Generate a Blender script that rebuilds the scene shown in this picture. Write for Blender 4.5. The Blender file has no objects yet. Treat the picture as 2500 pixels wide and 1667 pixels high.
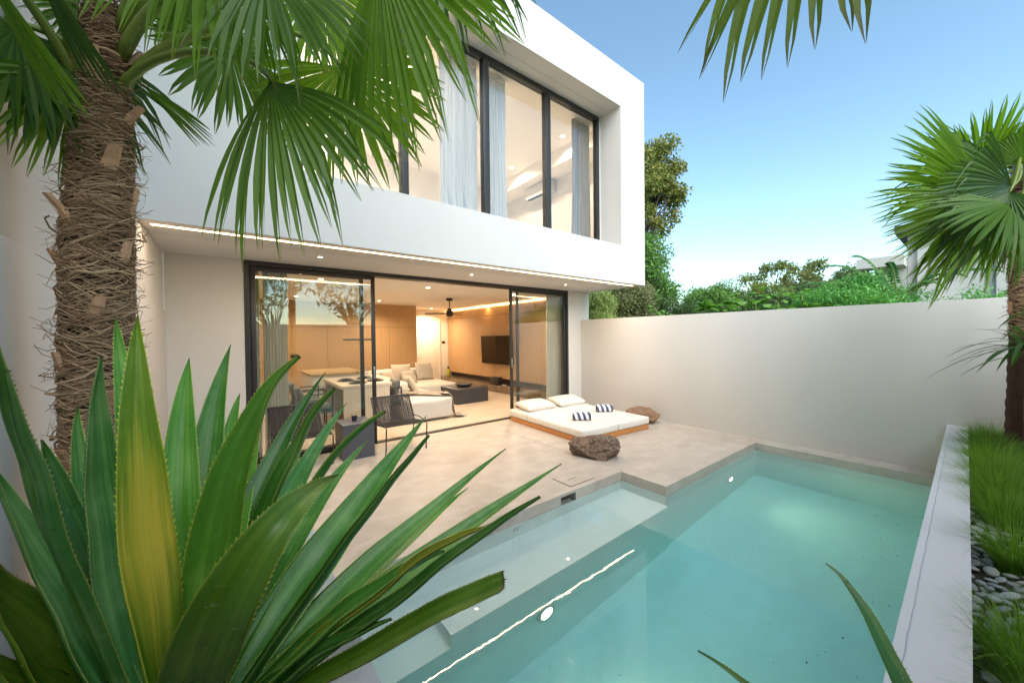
import bpy, bmesh, math, random
import numpy as np
from mathutils import Vector, Matrix, noise as mnoise

# ------------------------------------------------------------------ camera, world, sun, exposure
scene = bpy.context.scene
COL = scene.collection
rad = math.radians
cam_d = bpy.data.cameras.new('camera')
cam = bpy.data.objects.new('camera', cam_d)
COL.objects.link(cam)
R_, U_, F_ = (Vector(v) for v in ([0.789393, -0.613786, -0.011209], [0.018345, 0.005334, 0.999817], [0.613615, 0.789454, -0.01547]))
M = Matrix.Identity(4)
for i in range(3):
    M[i][0], M[i][1], M[i][2] = R_[i], U_[i], -F_[i]
M[0][3], M[1][3], M[2][3] = 0.0, 0.0, 1.6
cam.matrix_world = M
cam_d.sensor_width = 36
cam_d.lens = 12.816
cam_d.clip_start = 0.02
cam_d.clip_end = 2000
scene.camera = cam

SUN_EL, SUN_ROT = 42.0, 203.0          # degrees; the sun stands behind the camera, low and veiled
world = bpy.data.worlds.new('World')
scene.world = world
world.use_nodes = True
wn = world.node_tree
wn.nodes.clear()
sky = wn.nodes.new('ShaderNodeTexSky')
sky.sky_type = 'NISHITA'
sky.sun_disc = False
sky.sun_elevation = rad(SUN_EL)
sky.sun_rotation = rad(SUN_ROT)
sky.air_density = 1.0
sky.dust_density = 0.3
sky.ozone_density = 0.35
bg = wn.nodes.new('ShaderNodeBackground')
bg.inputs['Strength'].default_value = 0.09
wo = wn.nodes.new('ShaderNodeOutputWorld')
tint = wn.nodes.new('ShaderNodeMix')       # even white balance of the whole sky, as the camera's
tint.data_type = 'RGBA'; tint.blend_type = 'MULTIPLY'; tint.inputs[0].default_value = 1.0
tint.inputs[7].default_value = (.87, 1.0, .93, 1)
wn.links.new(sky.outputs[0], tint.inputs[6])
wn.links.new(tint.outputs[2], bg.inputs[0])
wn.links.new(bg.outputs[0], wo.inputs[0])

sun_d = bpy.data.lights.new('sun', 'SUN')
sun_d.energy = 1.5
sun_d.angle = rad(70)
sun_d.color = (1.0, 0.95, 0.88)
sun = bpy.data.objects.new('sun', sun_d)
COL.objects.link(sun)
sv = Vector((math.sin(rad(SUN_ROT)) * math.cos(rad(SUN_EL)), math.cos(rad(SUN_ROT)) * math.cos(rad(SUN_EL)), math.sin(rad(SUN_EL))))
sun.rotation_euler = sv.to_track_quat('Z', 'Y').to_euler()

scene.view_settings.view_transform = 'Standard'
scene.view_settings.look = 'None'
scene.view_settings.gamma = 1
scene.view_settings.use_curve_mapping = False
scene.view_settings.exposure = 1.86
scene.render.engine = 'CYCLES'
cy = scene.cycles
cy.use_denoising = True
try:
    cy.denoiser = 'OPENIMAGEDENOISE'
    cy.denoising_input_passes = 'RGB_ALBEDO_NORMAL'
except Exception:
    pass
cy.max_bounces = 12
cy.diffuse_bounces = 5
cy.glossy_bounces = 4
cy.transmission_bounces = 8
cy.transparent_max_bounces = 16
cy.sample_clamp_indirect = 6.0
cy.blur_glossy = 0.5
cy.caustics_refractive = True
cy.caustics_reflective = False

random.seed(7)
RNG = np.random.default_rng(11)

# ------------------------------------------------------------------ node helper and materials
class NT:
    def __init__(s, name):
        s.m = bpy.data.materials.new(name)
        s.m.use_nodes = True
        s.t = s.m.node_tree
        s.t.nodes.clear()
        s.out = s.t.nodes.new('ShaderNodeOutputMaterial')
    def n(s, typ, **kw):
        nd = s.t.nodes.new(typ)
        for k, v in kw.items():
            if k in nd.inputs:
                s.set(nd.inputs[k], v)
            else:
                setattr(nd, k, v)
        return nd
    def set(s, inp, v):
        if isinstance(v, bpy.types.NodeSocket):
            s.t.links.new(v, inp)
        elif isinstance(v, (tuple, list)) and len(v) == 3 and inp.type == 'RGBA':
            inp.default_value = (*v, 1)
        else:
            inp.default_value = v
    def link(s, a, b):
        s.t.links.new(a, b)
    def coord(s, kind='Object', scale=(1, 1, 1), rot=(0, 0, 0)):
        tc = s.n('ShaderNodeTexCoord')
        mp = s.n('ShaderNodeMapping')
        s.link(tc.outputs[kind], mp.inputs['Vector'])
        mp.inputs['Scale'].default_value = scale
        mp.inputs['Rotation'].default_value = rot
        return mp.outputs[0]
    def noise(s, scale, detail=4, rough=.55, vec=None, dist=0):
        nd = s.n('ShaderNodeTexNoise')
        nd.inputs['Scale'].default_value = scale
        nd.inputs['Detail'].default_value = detail
        nd.inputs['Roughness'].default_value = rough
        nd.inputs['Distortion'].default_value = dist
        if vec is not None:
            s.link(vec, nd.inputs['Vector'])
        return nd.outputs['Fac']
    def ramp(s, fac, stops, interp='LINEAR'):
        nd = s.n('ShaderNodeValToRGB')
        nd.color_ramp.interpolation = interp
        el = nd.color_ramp.elements
        while len(el) < len(stops):
            el.new(0.5)
        for e, (p, c) in zip(el, stops):
            e.position = p
            e.color = (*c, 1) if len(c) == 3 else c
        s.link(fac, nd.inputs['Fac'])
        return nd.outputs['Color']
    def mix(s, fac, a, b, mode='MIX'):
        nd = s.n('ShaderNodeMix', data_type='RGBA', blend_type=mode)
        s.set(nd.inputs[0], fac)
        s.set(nd.inputs[6], a)
        s.set(nd.inputs[7], b)
        return nd.outputs[2]
    def math(s, op, a, b=0.0):
        nd = s.n('ShaderNodeMath', operation=op)
        s.set(nd.inputs[0], a)
        s.set(nd.inputs[1], b)
        return nd.outputs[0]
    def bump(s, h, strength=.3, dist=.01):
        nd = s.n('ShaderNodeBump')
        nd.inputs['Strength'].default_value = strength
        nd.inputs['Distance'].default_value = dist
        s.link(h, nd.inputs['Height'])
        return nd.outputs[0]
    def bsdf(s, color, rough=.6, normal=None, out=True, **kw):
        b = s.n('ShaderNodeBsdfPrincipled')
        s.set(b.inputs['Base Color'], color)
        s.set(b.inputs['Roughness'], rough)
        if normal is not None:
            s.link(normal, b.inputs['Normal'])
        for k, v in kw.items():
            s.set(b.inputs[k.replace('_', ' ')], v)
        if out:
            s.link(b.outputs[0], s.out.inputs['Surface'])
        return b.outputs[0]

def mat_flat(name, c, rough=.5, var=.06, scale=8, bump=.0, metallic=0.0):
    t = NT(name)
    v = t.coord()
    nz = t.noise(scale, 5, .6, v)
    col = t.mix(nz, tuple(x * (1 - var) for x in c), tuple(min(1, x * (1 + var)) for x in c))
    nm = t.bump(t.noise(scale * 6, 4, .6, v), bump, .01) if bump else None
    t.bsdf(col, rough, nm, Metallic=metallic)
    return t.m

def mat_plaster(name, c, stain=.05):
    t = NT(name)
    v = t.coord()
    big = t.noise(.9, 6, .6, v, .4)
    fine = t.noise(60, 3, .6, v)
    streak = t.noise(3.0, 4, .6, t.coord(scale=(1, 1, .15)))
    c2 = tuple(x * (1 - stain) for x in c)
    col = t.mix(t.ramp(big, [(.3, (0, 0, 0)), (.7, (1, 1, 1))]), c2, c)
    col = t.mix(t.math('MULTIPLY', streak, .2), col, tuple(x * .85 for x in c))
    h = t.math('ADD', t.math('MULTIPLY', big, .6), t.math('MULTIPLY', fine, .05))
    t.bsdf(col, .82, t.bump(h, .25, .02))
    return t.m

def mat_concrete(name, a, b, c, rough=(.36, .42)):
    t = NT(name)
    v = t.coord()
    w = t.coord(scale=(1, 1.6, 1), rot=(0, 0, .5))
    n1 = t.noise(1.3, 9, .66, v, .35)
    n2 = t.noise(3.4, 8, .66, w, .3)
    n3 = t.noise(40, 4, .6, v)
    col = t.mix(t.ramp(n1, [(.34, (0, 0, 0)), (.66, (1, 1, 1))]), a, b)
    col = t.mix(t.ramp(n2, [(.44, (0, 0, 0)), (.66, (.75, .75, .75))]), col, c)
    col = t.mix(t.math('MULTIPLY', n3, .25), col, tuple(x * .8 for x in a))
    r = t.ramp(n2, [(.3, (rough[0],) * 3), (.7, (rough[1],) * 3)])
    t.bsdf(col, r, t.bump(n3, .03, .002))
    return t.m

def mat_wood(name, a, b, axis='z', rough=.45, flute=0, fscale=70):
    """grain runs along the axis; flute > 0 adds fine vertical grooves across the x/y direction"""
    t = NT(name)
    sc = {'z': (26, 26, 1.1), 'x': (1.1, 26, 26), 'y': (26, 1.1, 26)}[axis]
    g = t.noise(2.2, 6, .65, t.coord(scale=sc))
    g2 = t.noise(.8, 3, .5, t.coord(scale=tuple(x * .5 for x in sc)))
    col = t.mix(g, a, b)
    col = t.mix(t.math('MULTIPLY', g2, .35), col, tuple(x * .72 for x in a))
    h = g
    if flute:
        tc = t.n('ShaderNodeTexCoord')
        sep = t.n('ShaderNodeSeparateXYZ')
        t.link(tc.outputs['Object'], sep.inputs[0])
        s = t.math('ADD', sep.outputs[0], sep.outputs[1])
        s = t.math('SINE', t.math('MULTIPLY', s, 6.2832 * fscale))
        s = t.math('POWER', t.math('ADD', t.math('MULTIPLY', s, .5), .5), .5)
        col = t.mix(s, tuple(x * .80 for x in a), col)  # groove shade is put into the colour: darker at the bottom of each flute
        h = s
    t.bsdf(col, rough, t.bump(h, .4 if flute else .12, .004))
    return t.m

def mat_fabric(name, c, scale=260, var=.08, rough=.9):
    t = NT(name)
    v = t.coord()
    big = t.noise(5, 4, .6, v)
    fine = t.noise(scale, 3, .7, v)
    col = t.mix(big, tuple(x * (1 - var) for x in c), c)
    col = t.mix(t.math('MULTIPLY', fine, .2), col, tuple(x * .75 for x in c))
    t.bsdf(col, rough, t.bump(t.math('ADD', t.math('MULTIPLY', big, 1.5), t.math('MULTIPLY', fine, .25)), .25, .012), Sheen_Weight=.2)
    return t.m

def mat_curtain(name, c, trans=.35):
    t = NT(name)
    b = t.bsdf(c, .85, out=False)
    tr = t.n('ShaderNodeBsdfTranslucent', Color=(*c, 1))
    mx = t.n('ShaderNodeMixShader')
    mx.inputs[0].default_value = trans
    t.link(b, mx.inputs[1]); t.link(tr.outputs[0], mx.inputs[2])
    t.link(mx.outputs[0], t.out.inputs['Surface'])
    return t.m

def mat_emit(name, c, s):
    t = NT(name)
    e = t.n('ShaderNodeEmission')
    e.inputs[0].default_value = (*c, 1)
    e.inputs[1].default_value = s
    t.link(e.outputs[0], t.out.inputs['Surface'])
    return t.m

def mat_glass(name, f0=.07, tint=(.94, .95, .94), rough=0.0):
    """architectural pane: angle-dependent reflection over clear transmission"""
    t = NT(name)
    g = t.n('ShaderNodeNewGeometry')
    dp = t.n('ShaderNodeVectorMath', operation='DOT_PRODUCT')
    t.link(g.outputs['Incoming'], dp.inputs[0]); t.link(g.outputs['Normal'], dp.inputs[1])
    c = t.math('SUBTRACT', 1.0, t.math('ABSOLUTE', dp.outputs['Value']))
    p = t.math('POWER', c, 5.0)
    fac = t.math('ADD', t.math('MULTIPLY', p, 1 - f0), f0)
    tr = t.n('ShaderNodeBsdfTransparent'); tr.inputs[0].default_value = (*tint, 1)
    gl = t.n('ShaderNodeBsdfGlossy'); gl.inputs['Roughness'].default_value = rough
    mx = t.n('ShaderNodeMixShader')
    t.link(fac, mx.inputs[0]); t.link(tr.outputs[0], mx.inputs[1]); t.link(gl.outputs[0], mx.inputs[2])
    t.link(mx.outputs[0], t.out.inputs['Surface'])
    return t.m

def mat_leaf(name, cols, trans=.3, rough=.45, spec=.4, streak=0.0, uvtip=None, island=True):
    """foliage: colour differs from leaf to leaf; uv.x runs across a blade, uv.y along it"""
    t = NT(name)
    g = t.n('ShaderNodeNewGeometry')
    src = g.outputs['Random Per Island'] if island else t.noise(3, 3, .5, t.coord())
    n = len(cols)
    col = t.ramp(src, [((i + .5) / n, c) for i, c in enumerate(cols)])
    nz = t.noise(1.3, 3, .5, t.coord())
    col = t.mix(t.ramp(nz, [(.35, (0, 0, 0)), (.65, (.6, .6, .6))]), col, tuple(x * 1.25 for x in cols[-1]))
    nm = None
    if streak or uvtip:
        tc = t.n('ShaderNodeTexCoord')
        sep = t.n('ShaderNodeSeparateXYZ')
        t.link(tc.outputs['UV'], sep.inputs[0])
        mp = t.n('ShaderNodeMapping'); mp.inputs['Scale'].default_value = (38, .8, 1)
        t.link(tc.outputs['UV'], mp.inputs['Vector'])
        st = t.noise(1.0, 3, .6, mp.outputs[0])
        if streak:
            col = t.mix(t.math('MULTIPLY', st, streak), col, tuple(x * .45 for x in cols[0]))
            nm = t.bump(st, .25, .003)
        if uvtip:
            col = t.mix(t.ramp(sep.outputs[1], [(uvtip[0], (0, 0, 0)), (uvtip[1], (1, 1, 1))]), col, uvtip[2])
    b = t.bsdf(col, rough, nm, out=False, Specular_IOR_Level=spec)
    tr = t.n('ShaderNodeBsdfTranslucent')
    t.link(t.mix(.5, col, tuple(min(1, x * 1.7) for x in cols[-1])), tr.inputs[0])
    mx = t.n('ShaderNodeMixShader'); mx.inputs[0].default_value = trans
    t.link(b, mx.inputs[1]); t.link(tr.outputs[0], mx.inputs[2])
    t.link(mx.outputs[0], t.out.inputs['Surface'])
    return t.m

def mat_agave(name, dark, mid, pale, edge, yellow=None, tip=.988):
    """thick waxy leaf: long fibres, pale bloom, blotches, thin pale margin, brown spine"""
    dark, mid, pale, edge = [(min(.7, c[0] * 1.8), min(.7, c[1] * 1.5), min(.6, c[2] * .85)) for c in (dark, mid, pale, edge)]
    t = NT(name)
    tc = t.n('ShaderNodeTexCoord')
    sep = t.n('ShaderNodeSeparateXYZ')
    t.link(tc.outputs['UV'], sep.inputs[0])
    u, v = sep.outputs[0], sep.outputs[1]
    def band(sx, sy, sc=1, det=3):
        mp = t.n('ShaderNodeMapping'); mp.inputs['Scale'].default_value = (sx, sy, 1)
        t.link(tc.outputs['UV'], mp.inputs['Vector'])
        return t.noise(sc, det, .6, mp.outputs[0], .2)
    wide = band(5, .7)
    fib = band(60, 1.2)
    blot = t.noise(7, 5, .6, t.coord())
    col = t.mix(t.ramp(wide, [(.36, (0, 0, 0)), (.66, (1, 1, 1))]), dark, mid)
    col = t.mix(t.ramp(t.math('ADD', t.math('MULTIPLY', wide, .5), t.math('MULTIPLY', blot, .5)), [(.47, (0, 0, 0)), (.64, (.65, .65, .65))]), col, pale)
    if yellow:
        a = t.math('SUBTRACT', 1.22, t.math('MULTIPLY', t.math('ABSOLUTE', t.math('SUBTRACT', v, .44)), 2.6))
        a = t.math('SUBTRACT', a, t.math('MULTIPLY', t.math('ABSOLUTE', t.math('SUBTRACT', u, .48)), .9))
        a = t.math('ADD', a, t.math('MULTIPLY', t.math('SUBTRACT', band(7, 1.5), .5), 1.6))
        col = t.mix(t.ramp(a, [(.42, (0, 0, 0)), (1.0, (1, 1, 1))]), col, yellow)
    col = t.mix(t.math('MULTIPLY', fib, .35), col, tuple(x * .5 for x in dark))
    spk = t.ramp(t.noise(90, 2, .5, t.coord()), [(.70, (0, 0, 0)), (.76, (.55, .55, .55))])
    col = t.mix(spk, col, (.30, .36, .20))
    e = t.math('ABSOLUTE', t.math('SUBTRACT', u, .5))
    col = t.mix(t.ramp(e, [(.478, (0, 0, 0)), (.492, (1, 1, 1))]), col, edge)
    col = t.mix(t.ramp(v, [(tip, (0, 0, 0)), (min(1, tip + .015), (1, 1, 1))]), col, (.07, .035, .02))
    h = t.math('ADD', t.math('MULTIPLY', wide, .8), t.math('MULTIPLY', fib, .25))
    nm = t.bump(h, .35, .006)
    b = t.bsdf(col, t.ramp(blot, [(.3, (.24,) * 3), (.7, (.42,) * 3)]), nm, out=False, Specular_IOR_Level=.45)
    tr = t.n('ShaderNodeBsdfTranslucent'); t.link(col, tr.inputs[0])
    mx = t.n('ShaderNodeMixShader'); mx.inputs[0].default_value = .14
    t.link(b, mx.inputs[1]); t.link(tr.outputs[0], mx.inputs[2])
    t.link(mx.outputs[0], t.out.inputs['Surface'])
    return t.m

M_WHITE = mat_plaster('white_plaster', (.625, .61, .585), .03)
M_WALL = mat_plaster('garden_wall_plaster', (.66, .65, .625), .04)
M_SOFFIT = mat_plaster('soffit_plaster', (.68, .665, .64), .02)
M_INT = mat_flat('interior_paint', (.78, .75, .70), .8, .02)
M_CONC = mat_concrete('polished_concrete', (.37, .32, .27), (.46, .41, .355), (.53, .485, .43))
M_POOL = mat_concrete('pool_plaster', (.78, .79, .75), (.83, .84, .81), (.85, .87, .85), (.6, .8))
M_EDGE = mat_concrete('weathered_concrete_edge', (.40, .38, .34), (.50, .47, .42), (.36, .33, .29), (.5, .8))
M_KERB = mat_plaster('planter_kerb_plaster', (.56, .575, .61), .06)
M_BLACK = mat_flat('black_aluminium', (.022, .021, .022), .42, .1, 20)
M_WOODP = mat_wood('oak_fluted_panel', (.50, .31, .15), (.60, .40, .21), 'z', .5, 1, 22)
M_PALE = mat_wood('whitewashed_fluted_wood', (.62, .54, .44), (.70, .62, .52), 'z', .6, 1, 24)
M_TEAK = mat_wood('oiled_teak', (.42, .16, .04), (.58, .25, .07), 'y', .4)
M_TEAKX = mat_wood('oiled_teak_crosswise', (.42, .16, .04), (.58, .25, .07), 'x', .4)
M_OAKTOP = mat_wood('oak_top', (.36, .25, .13), (.46, .33, .18), 'y', .4)
M_CUSH = mat_fabric('cream_canvas', (.66, .62, .56))
M_SOFA = mat_fabric('off_white_linen', (.58, .55, .50))
M_PILLOW = mat_fabric('beige_linen', (.50, .44, .37))
M_THROW = mat_fabric('taupe_wool', (.30, .25, .21), 120, .2)
M_GREY = mat_fabric('slate_fabric', (.11, .12, .125))
M_CURT = mat_curtain('ivory_curtain', (.88, .87, .80), .25)
M_CURTW = mat_curtain('white_curtain', (.86, .86, .85), .35)
M_CURTG = mat_curtain('taupe_curtain', (.48, .44, .40), .25)
M_DARK = mat_flat('charcoal_lacquer', (.035, .037, .045), .38, .1, 12)
M_SIDE = mat_flat('slate_blue_lacquer', (.060, .064, .078), .42, .1, 6)
M_ROPE = mat_flat('black_rope', (.025, .023, .022), .7, .2, 60)
M_STEEL = mat_flat('brushed_steel', (.5, .5, .5), .3, .1, 30, metallic=1.0)
M_MARBLE = mat_concrete('brown_marble', (.12, .085, .055), (.20, .15, .10), (.30, .24, .17), (.12, .25))
M_SCREEN = mat_flat('tv_screen', (.008, .007, .006), .12, .1)
M_CERAM = mat_flat('dark_stoneware', (.03, .04, .045), .35, .2, 20)
M_NICHE = mat_flat('dark_niche', (.06, .05, .045), .6)
M_GLASS = mat_glass('door_glass', .075)
M_GLASSU = mat_glass('window_glass', .09, (.90, .92, .93))
M_GOBLET = mat_glass('goblet_glass', .12, (.97, .97, .97))
M_LED = mat_emit('led_warm', (1.0, .60, .27), 5.5)
M_LED2 = mat_emit('led_amber', (1.0, .52, .17), 4.5)
M_SPOT = mat_emit('downlight_lamp', (1.0, .74, .44), 14)
M_POOLL = mat_emit('pool_lamp', (1.0, .84, .52), 8)
M_SOIL = mat_flat('dark_soil', (.035, .028, .022), .95, .3, 12, .6)
M_BARK = mat_flat('tree_bark', (.11, .085, .065), .9, .35, 14, .6)
M_CREAM = mat_plaster('neighbour_plaster', (.62, .60, .56), .05)
M_ROOFD = mat_flat('dark_roof', (.10, .09, .09), .8, .2, 5)

# ------------------------------------------------------------------ mesh helpers
class MB:
    def __init__(s):
        s.v, s.f, s.uv = [], [], []
    def add(s, vs, fs, uvs=None):
        o = len(s.v)
        s.v.extend([tuple(p) for p in vs])
        for k, f in enumerate(fs):
            s.f.append(tuple(i + o for i in f))
            s.uv.extend(uvs[k] if uvs else [(0, 0)] * len(f))
        return s
    def box(s, x0, x1, y0, y1, z0, z1):
        vs = [(x, y, z) for x in (x0, x1) for y in (y0, y1) for z in (z0, z1)]
        return s.add(vs, [(0, 1, 3, 2), (4, 6, 7, 5), (0, 4, 5, 1), (2, 3, 7, 6), (0, 2, 6, 4), (1, 5, 7, 3)])
    def tube(s, pts, rs, n=6, cap=True):
        pts = [Vector(p) for p in pts]
        if not isinstance(rs, (list, tuple)):
            rs = [rs] * len(pts)
        vs, fs = [], []
        up = Vector((0.13, .21, .97))
        for i, p in enumerate(pts):
            d = (pts[min(i + 1, len(pts) - 1)] - pts[max(i - 1, 0)])
            if d.length < 1e-9:
                d = Vector((0, 0, 1))
            d.normalize()
            a = d.cross(up)
            if a.length < 1e-3:
                a = d.cross(Vector((1, 0, 0)))
            a.normalize(); b = d.cross(a)
            up = b if i else up
            if i:
                up = -a.cross(d) if False else (b)
            for k in range(n):
                t = 2 * math.pi * k / n
                vs.append(p + a * math.cos(t) * rs[i] + b * math.sin(t) * rs[i])
            up = Vector((0.13, .21, .97))
        for i in range(len(pts) - 1):
            for k in range(n):
                k2 = (k + 1) % n
                fs.append((i * n + k, i * n + k2, (i + 1) * n + k2, (i + 1) * n + k))
        if cap:
            fs.append(tuple(range(n - 1, -1, -1)))
            fs.append(tuple((len(pts) - 1) * n + k for k in range(n)))
        return s.add(vs, fs)
    def lathe(s, c, prof, n=24):
        vs, fs = [], []
        for r, z in prof:
            for k in range(n):
                t = 2 * math.pi * k / n
                vs.append((c[0] + r * math.cos(t), c[1] + r * math.sin(t), c[2] + z))
        for i in range(len(prof) - 1):
            for k in range(n):
                k2 = (k + 1) % n
                fs.append((i * n + k, i * n + k2, (i + 1) * n + k2, (i + 1) * n + k))
        return s.add(vs, fs)
    def build(s, name, mat, parent=None, smooth=False, bevel=0, seg=2, **props):
        me = bpy.data.meshes.new(name)
        me.from_pydata(s.v, [], s.f)
        uvl = me.uv_layers.new(name='UVMap')
        flat = np.array(s.uv, dtype=np.float32).ravel()
        if len(flat) == 2 * len(me.loops):
            uvl.data.foreach_set('uv', flat)
        me.materials.append(mat)
        if smooth:
            me.polygons.foreach_set('use_smooth', [True] * len(me.polygons))
        me.update()
        o = bpy.data.objects.new(name, me)
        COL.objects.link(o)
        if parent is not None:
            o.parent = parent
            o.matrix_parent_inverse = parent_world(parent).inverted()
        if bevel:
            b = o.modifiers.new('bevel', 'BEVEL')
            b.width = bevel; b.segments = seg; b.limit_method = 'ANGLE'
            me.polygons.foreach_set('use_smooth', [True] * len(me.polygons))
        for k, v in props.items():
            o[k] = v
        return o

def parent_world(p):
    m = Matrix.Translation(p.location) @ p.rotation_euler.to_matrix().to_4x4()
    return m if p.parent is None else parent_world(p.parent) @ p.matrix_parent_inverse.inverted().inverted() @ m if False else (m if p.parent is None else _pw(p))

def _pw(p):
    chain = []
    q = p
    while q is not None:
        chain.append(q)
        q = q.parent
    m = Matrix.Identity(4)
    for q in reversed(chain):
        loc = Matrix.Translation(q.location) @ q.rotation_euler.to_matrix().to_4x4()
        m = m @ (q.matrix_parent_inverse @ loc if q.parent is not None else loc)
    return m

def thing(name, label, cat, loc=(0, 0, 0), rz=0.0, group=None, kind=None):
    o = bpy.data.objects.new(name, None)
    COL.objects.link(o)
    o.location = loc
    o.rotation_euler = (0, 0, rz)
    o.empty_display_size = .1
    if kind != 'structure':
        o['label'] = label; o['category'] = cat
    if group: o['group'] = group
    if kind: o['kind'] = kind
    return o

def tag(o, label, cat, group=None):
    o['label'] = label; o['category'] = cat
    if group: o['group'] = group
    return o

def BX(name, mat, parent, x0, x1, y0, y1, z0, z1, bevel=0, seg=2, **props):
    return MB().box(x0, x1, y0, y1, z0, z1).build(name, mat, parent, bevel=bevel, seg=seg, **props)

def pillow_mesh(cx, cy, cz, lx, ly, th, rz=0.0, tilt=(0, 0), n=18, seed=0, flat=False):
    """a stuffed cushion: pinched corners, full belly, slight wrinkles"""
    mb = MB()
    R = Matrix.Rotation(rz, 3, 'Z') @ Matrix.Rotation(tilt[0], 3, 'X') @ Matrix.Rotation(tilt[1], 3, 'Y')
    vs, fs, idx = [], [], {}
    for side in (1, -1):
        for i in range(n + 1):
            for j in range(n + 1):
                u, v = 2 * i / n - 1, 2 * j / n - 1
                edge = (1 - abs(u) ** 3.2) * (1 - abs(v) ** 3.2)
                pin = 1 - .07 * (1 - abs(u) ** 4) * abs(v) ** 6 - 0.0
                pinv = 1 - .07 * (1 - abs(v) ** 4) * abs(u) ** 6
                h = th * .5 * (max(edge, 0) ** .42)
                w = mnoise.noise(Vector((u * 2.2 + seed, v * 2.2, side * 3))) * .06 * th
                p = Vector((u * lx / 2 * pinv, v * ly / 2 * pin, side * h + (w if edge > .02 else 0)))
                p = R @ p + Vector((cx, cy, cz))
                if side == -1 and (i in (0, n) or j in (0, n)):
                    idx[(side, i, j)] = idx[(1, i, j)]
                else:
                    idx[(side, i, j)] = len(vs); vs.append(p)
    for side in (1, -1):
        for i in range(n):
            for j in range(n):
                q = [idx[(side, i, j)], idx[(side, i + 1, j)], idx[(side, i + 1, j + 1)], idx[(side, i, j + 1)]]
                fs.append(tuple(q if side == 1 else q[::-1]))
    mb.add(vs, fs)
    return mb

def soft_box(x0, x1, y0, y1, z0, z1, r=.03, n=10, puff=.012, seed=0):
    """upholstered block: rounded edges, slightly domed faces"""
    mb = MB()
    L = (x1 - x0, y1 - y0, z1 - z0)
    c = Vector(((x0 + x1) / 2, (y0 + y1) / 2, (z0 + z1) / 2))
    hx = [l / 2 for l in L]
    key = {}
    vs, fs = [], []
    def V(p):
        k = tuple(round(t, 5) for t in p)
        if k not in key:
            q = [max(-(h - r), min(h - r, t)) for t, h in zip(p, hx)]
            d = Vector(p) - Vector(q)
            if d.length > 1e-9:
                d = d.normalized() * r
            P = Vector(q) + d
            s = 1.0
            for t, h in zip(p, hx):
                pass
            nrm = d.normalized() if d.length > 0 else Vector((0, 0, 0))
            a, b_, c_ = (abs(p[i]) / hx[i] for i in range(3))
            rest = sorted((a, b_, c_))[:2]
            P += nrm * puff * (1 - rest[0] ** 2) * (1 - rest[1] ** 2)
            P += nrm * .004 * mnoise.noise(Vector(p) * 5 + Vector((seed, 0, 0)))
            key[k] = len(vs); vs.append(P + c)
        return key[k]
    def lin(h, m):
        inner = [-(h - r) + 2 * (h - r) * i / m for i in range(m + 1)]
        return [-h, -h + r * .35] + inner + [h - r * .35, h]
    for ax in range(3):
        o = [i for i in range(3) if i != ax]
        A, B = lin(hx[o[0]], n), lin(hx[o[1]], n)
        for sgn in (-1, 1):
            for i in range(len(A) - 1):
                for j in range(len(B) - 1):
                    q = []
                    for (a, b) in ((A[i], B[j]), (A[i + 1], B[j]), (A[i + 1], B[j + 1]), (A[i], B[j + 1])):
                        p = [0, 0, 0]; p[ax] = sgn * hx[ax]; p[o[0]] = a; p[o[1]] = b
                        q.append(V(p))
                    if (sgn == 1) == (ax != 1):
                        fs.append(tuple(q))
                    else:
                        fs.append(tuple(q[::-1]))
    mb.add(vs, fs)
    return mb

# ------------------------------------------------------------------ ground and hardscape (structure)
SZ = 2.576         # soffit height
g = MB()
for (x0, x1, y0, y1) in ((-400, -.9, -400, 400), (6.7, 400, -400, 400), (-.9, 6.7, -400, -1.0), (-.9, 6.7, 13.0, 400)):
    g.add([(x0, y0, -.06), (x1, y0, -.06), (x1, y1, -.06), (x0, y1, -.06)], [(0, 1, 2, 3)])
g.build('ground', mat_flat('grassy_earth', (.09, .11, .05), .95, .3, 1.5), kind='structure')

ter = thing('terrace', '', '', kind='structure')
# left slab, with a skimmer mouth cut into its pool face (x 2.61-2.83)
BX('concrete_slab', M_CONC, ter, -.56, 3.646, 2.85, 5.57, -1.4, 0)
BX('concrete_slab', M_CONC, ter, .335, 2.60, 2.575, 2.8495, -1.4, 0)
BX('concrete_slab', M_CONC, ter, 2.82, 3.646, 2.575, 2.8495, -1.4, 0)
BX('concrete_slab', M_CONC, ter, 2.6003, 2.8197, 2.575, 2.8495, -.028, 0)
BX('concrete_slab', M_EDGE, ter, 2.6003, 2.8197, 2.575, 2.8495, -1.4, -.15)
BX('concrete_slab', M_CONC, ter, 3.652, 6.33, 2.02, 5.57, -1.4, 0)
BX('concrete_slab', M_CONC, ter, 3.600, 3.6515, 2.02, 2.5747, -1.4, -.0006)
BX('pool_coping', M_EDGE, ter, 6.05, 6.3297, .20, 2.0197, -1.4, -.001)
BX('slab_joint', M_DARK, ter, 3.6462, 3.6518, 2.576, 5.57, -1.4, -.006)
# inspection cover; dark sheet and black bar stand for shade in gap and slot
cv = thing('floor_cover', 'small square concrete inspection cover flush in terrace by pool edge', 'floor cover', (3.0, 2.78, 0))
BX('gap_shadow', M_DARK, cv, 2.82, 3.20, 2.645, 2.925, .0004, .002)
BX('cover_plate', M_CONC, cv, 2.827, 3.193, 2.652, 2.918, .0006, .005)
BX('lifting_slot', M_BLACK, cv, 2.93, 3.06, 2.783, 2.789, .0052, .0062)

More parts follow.
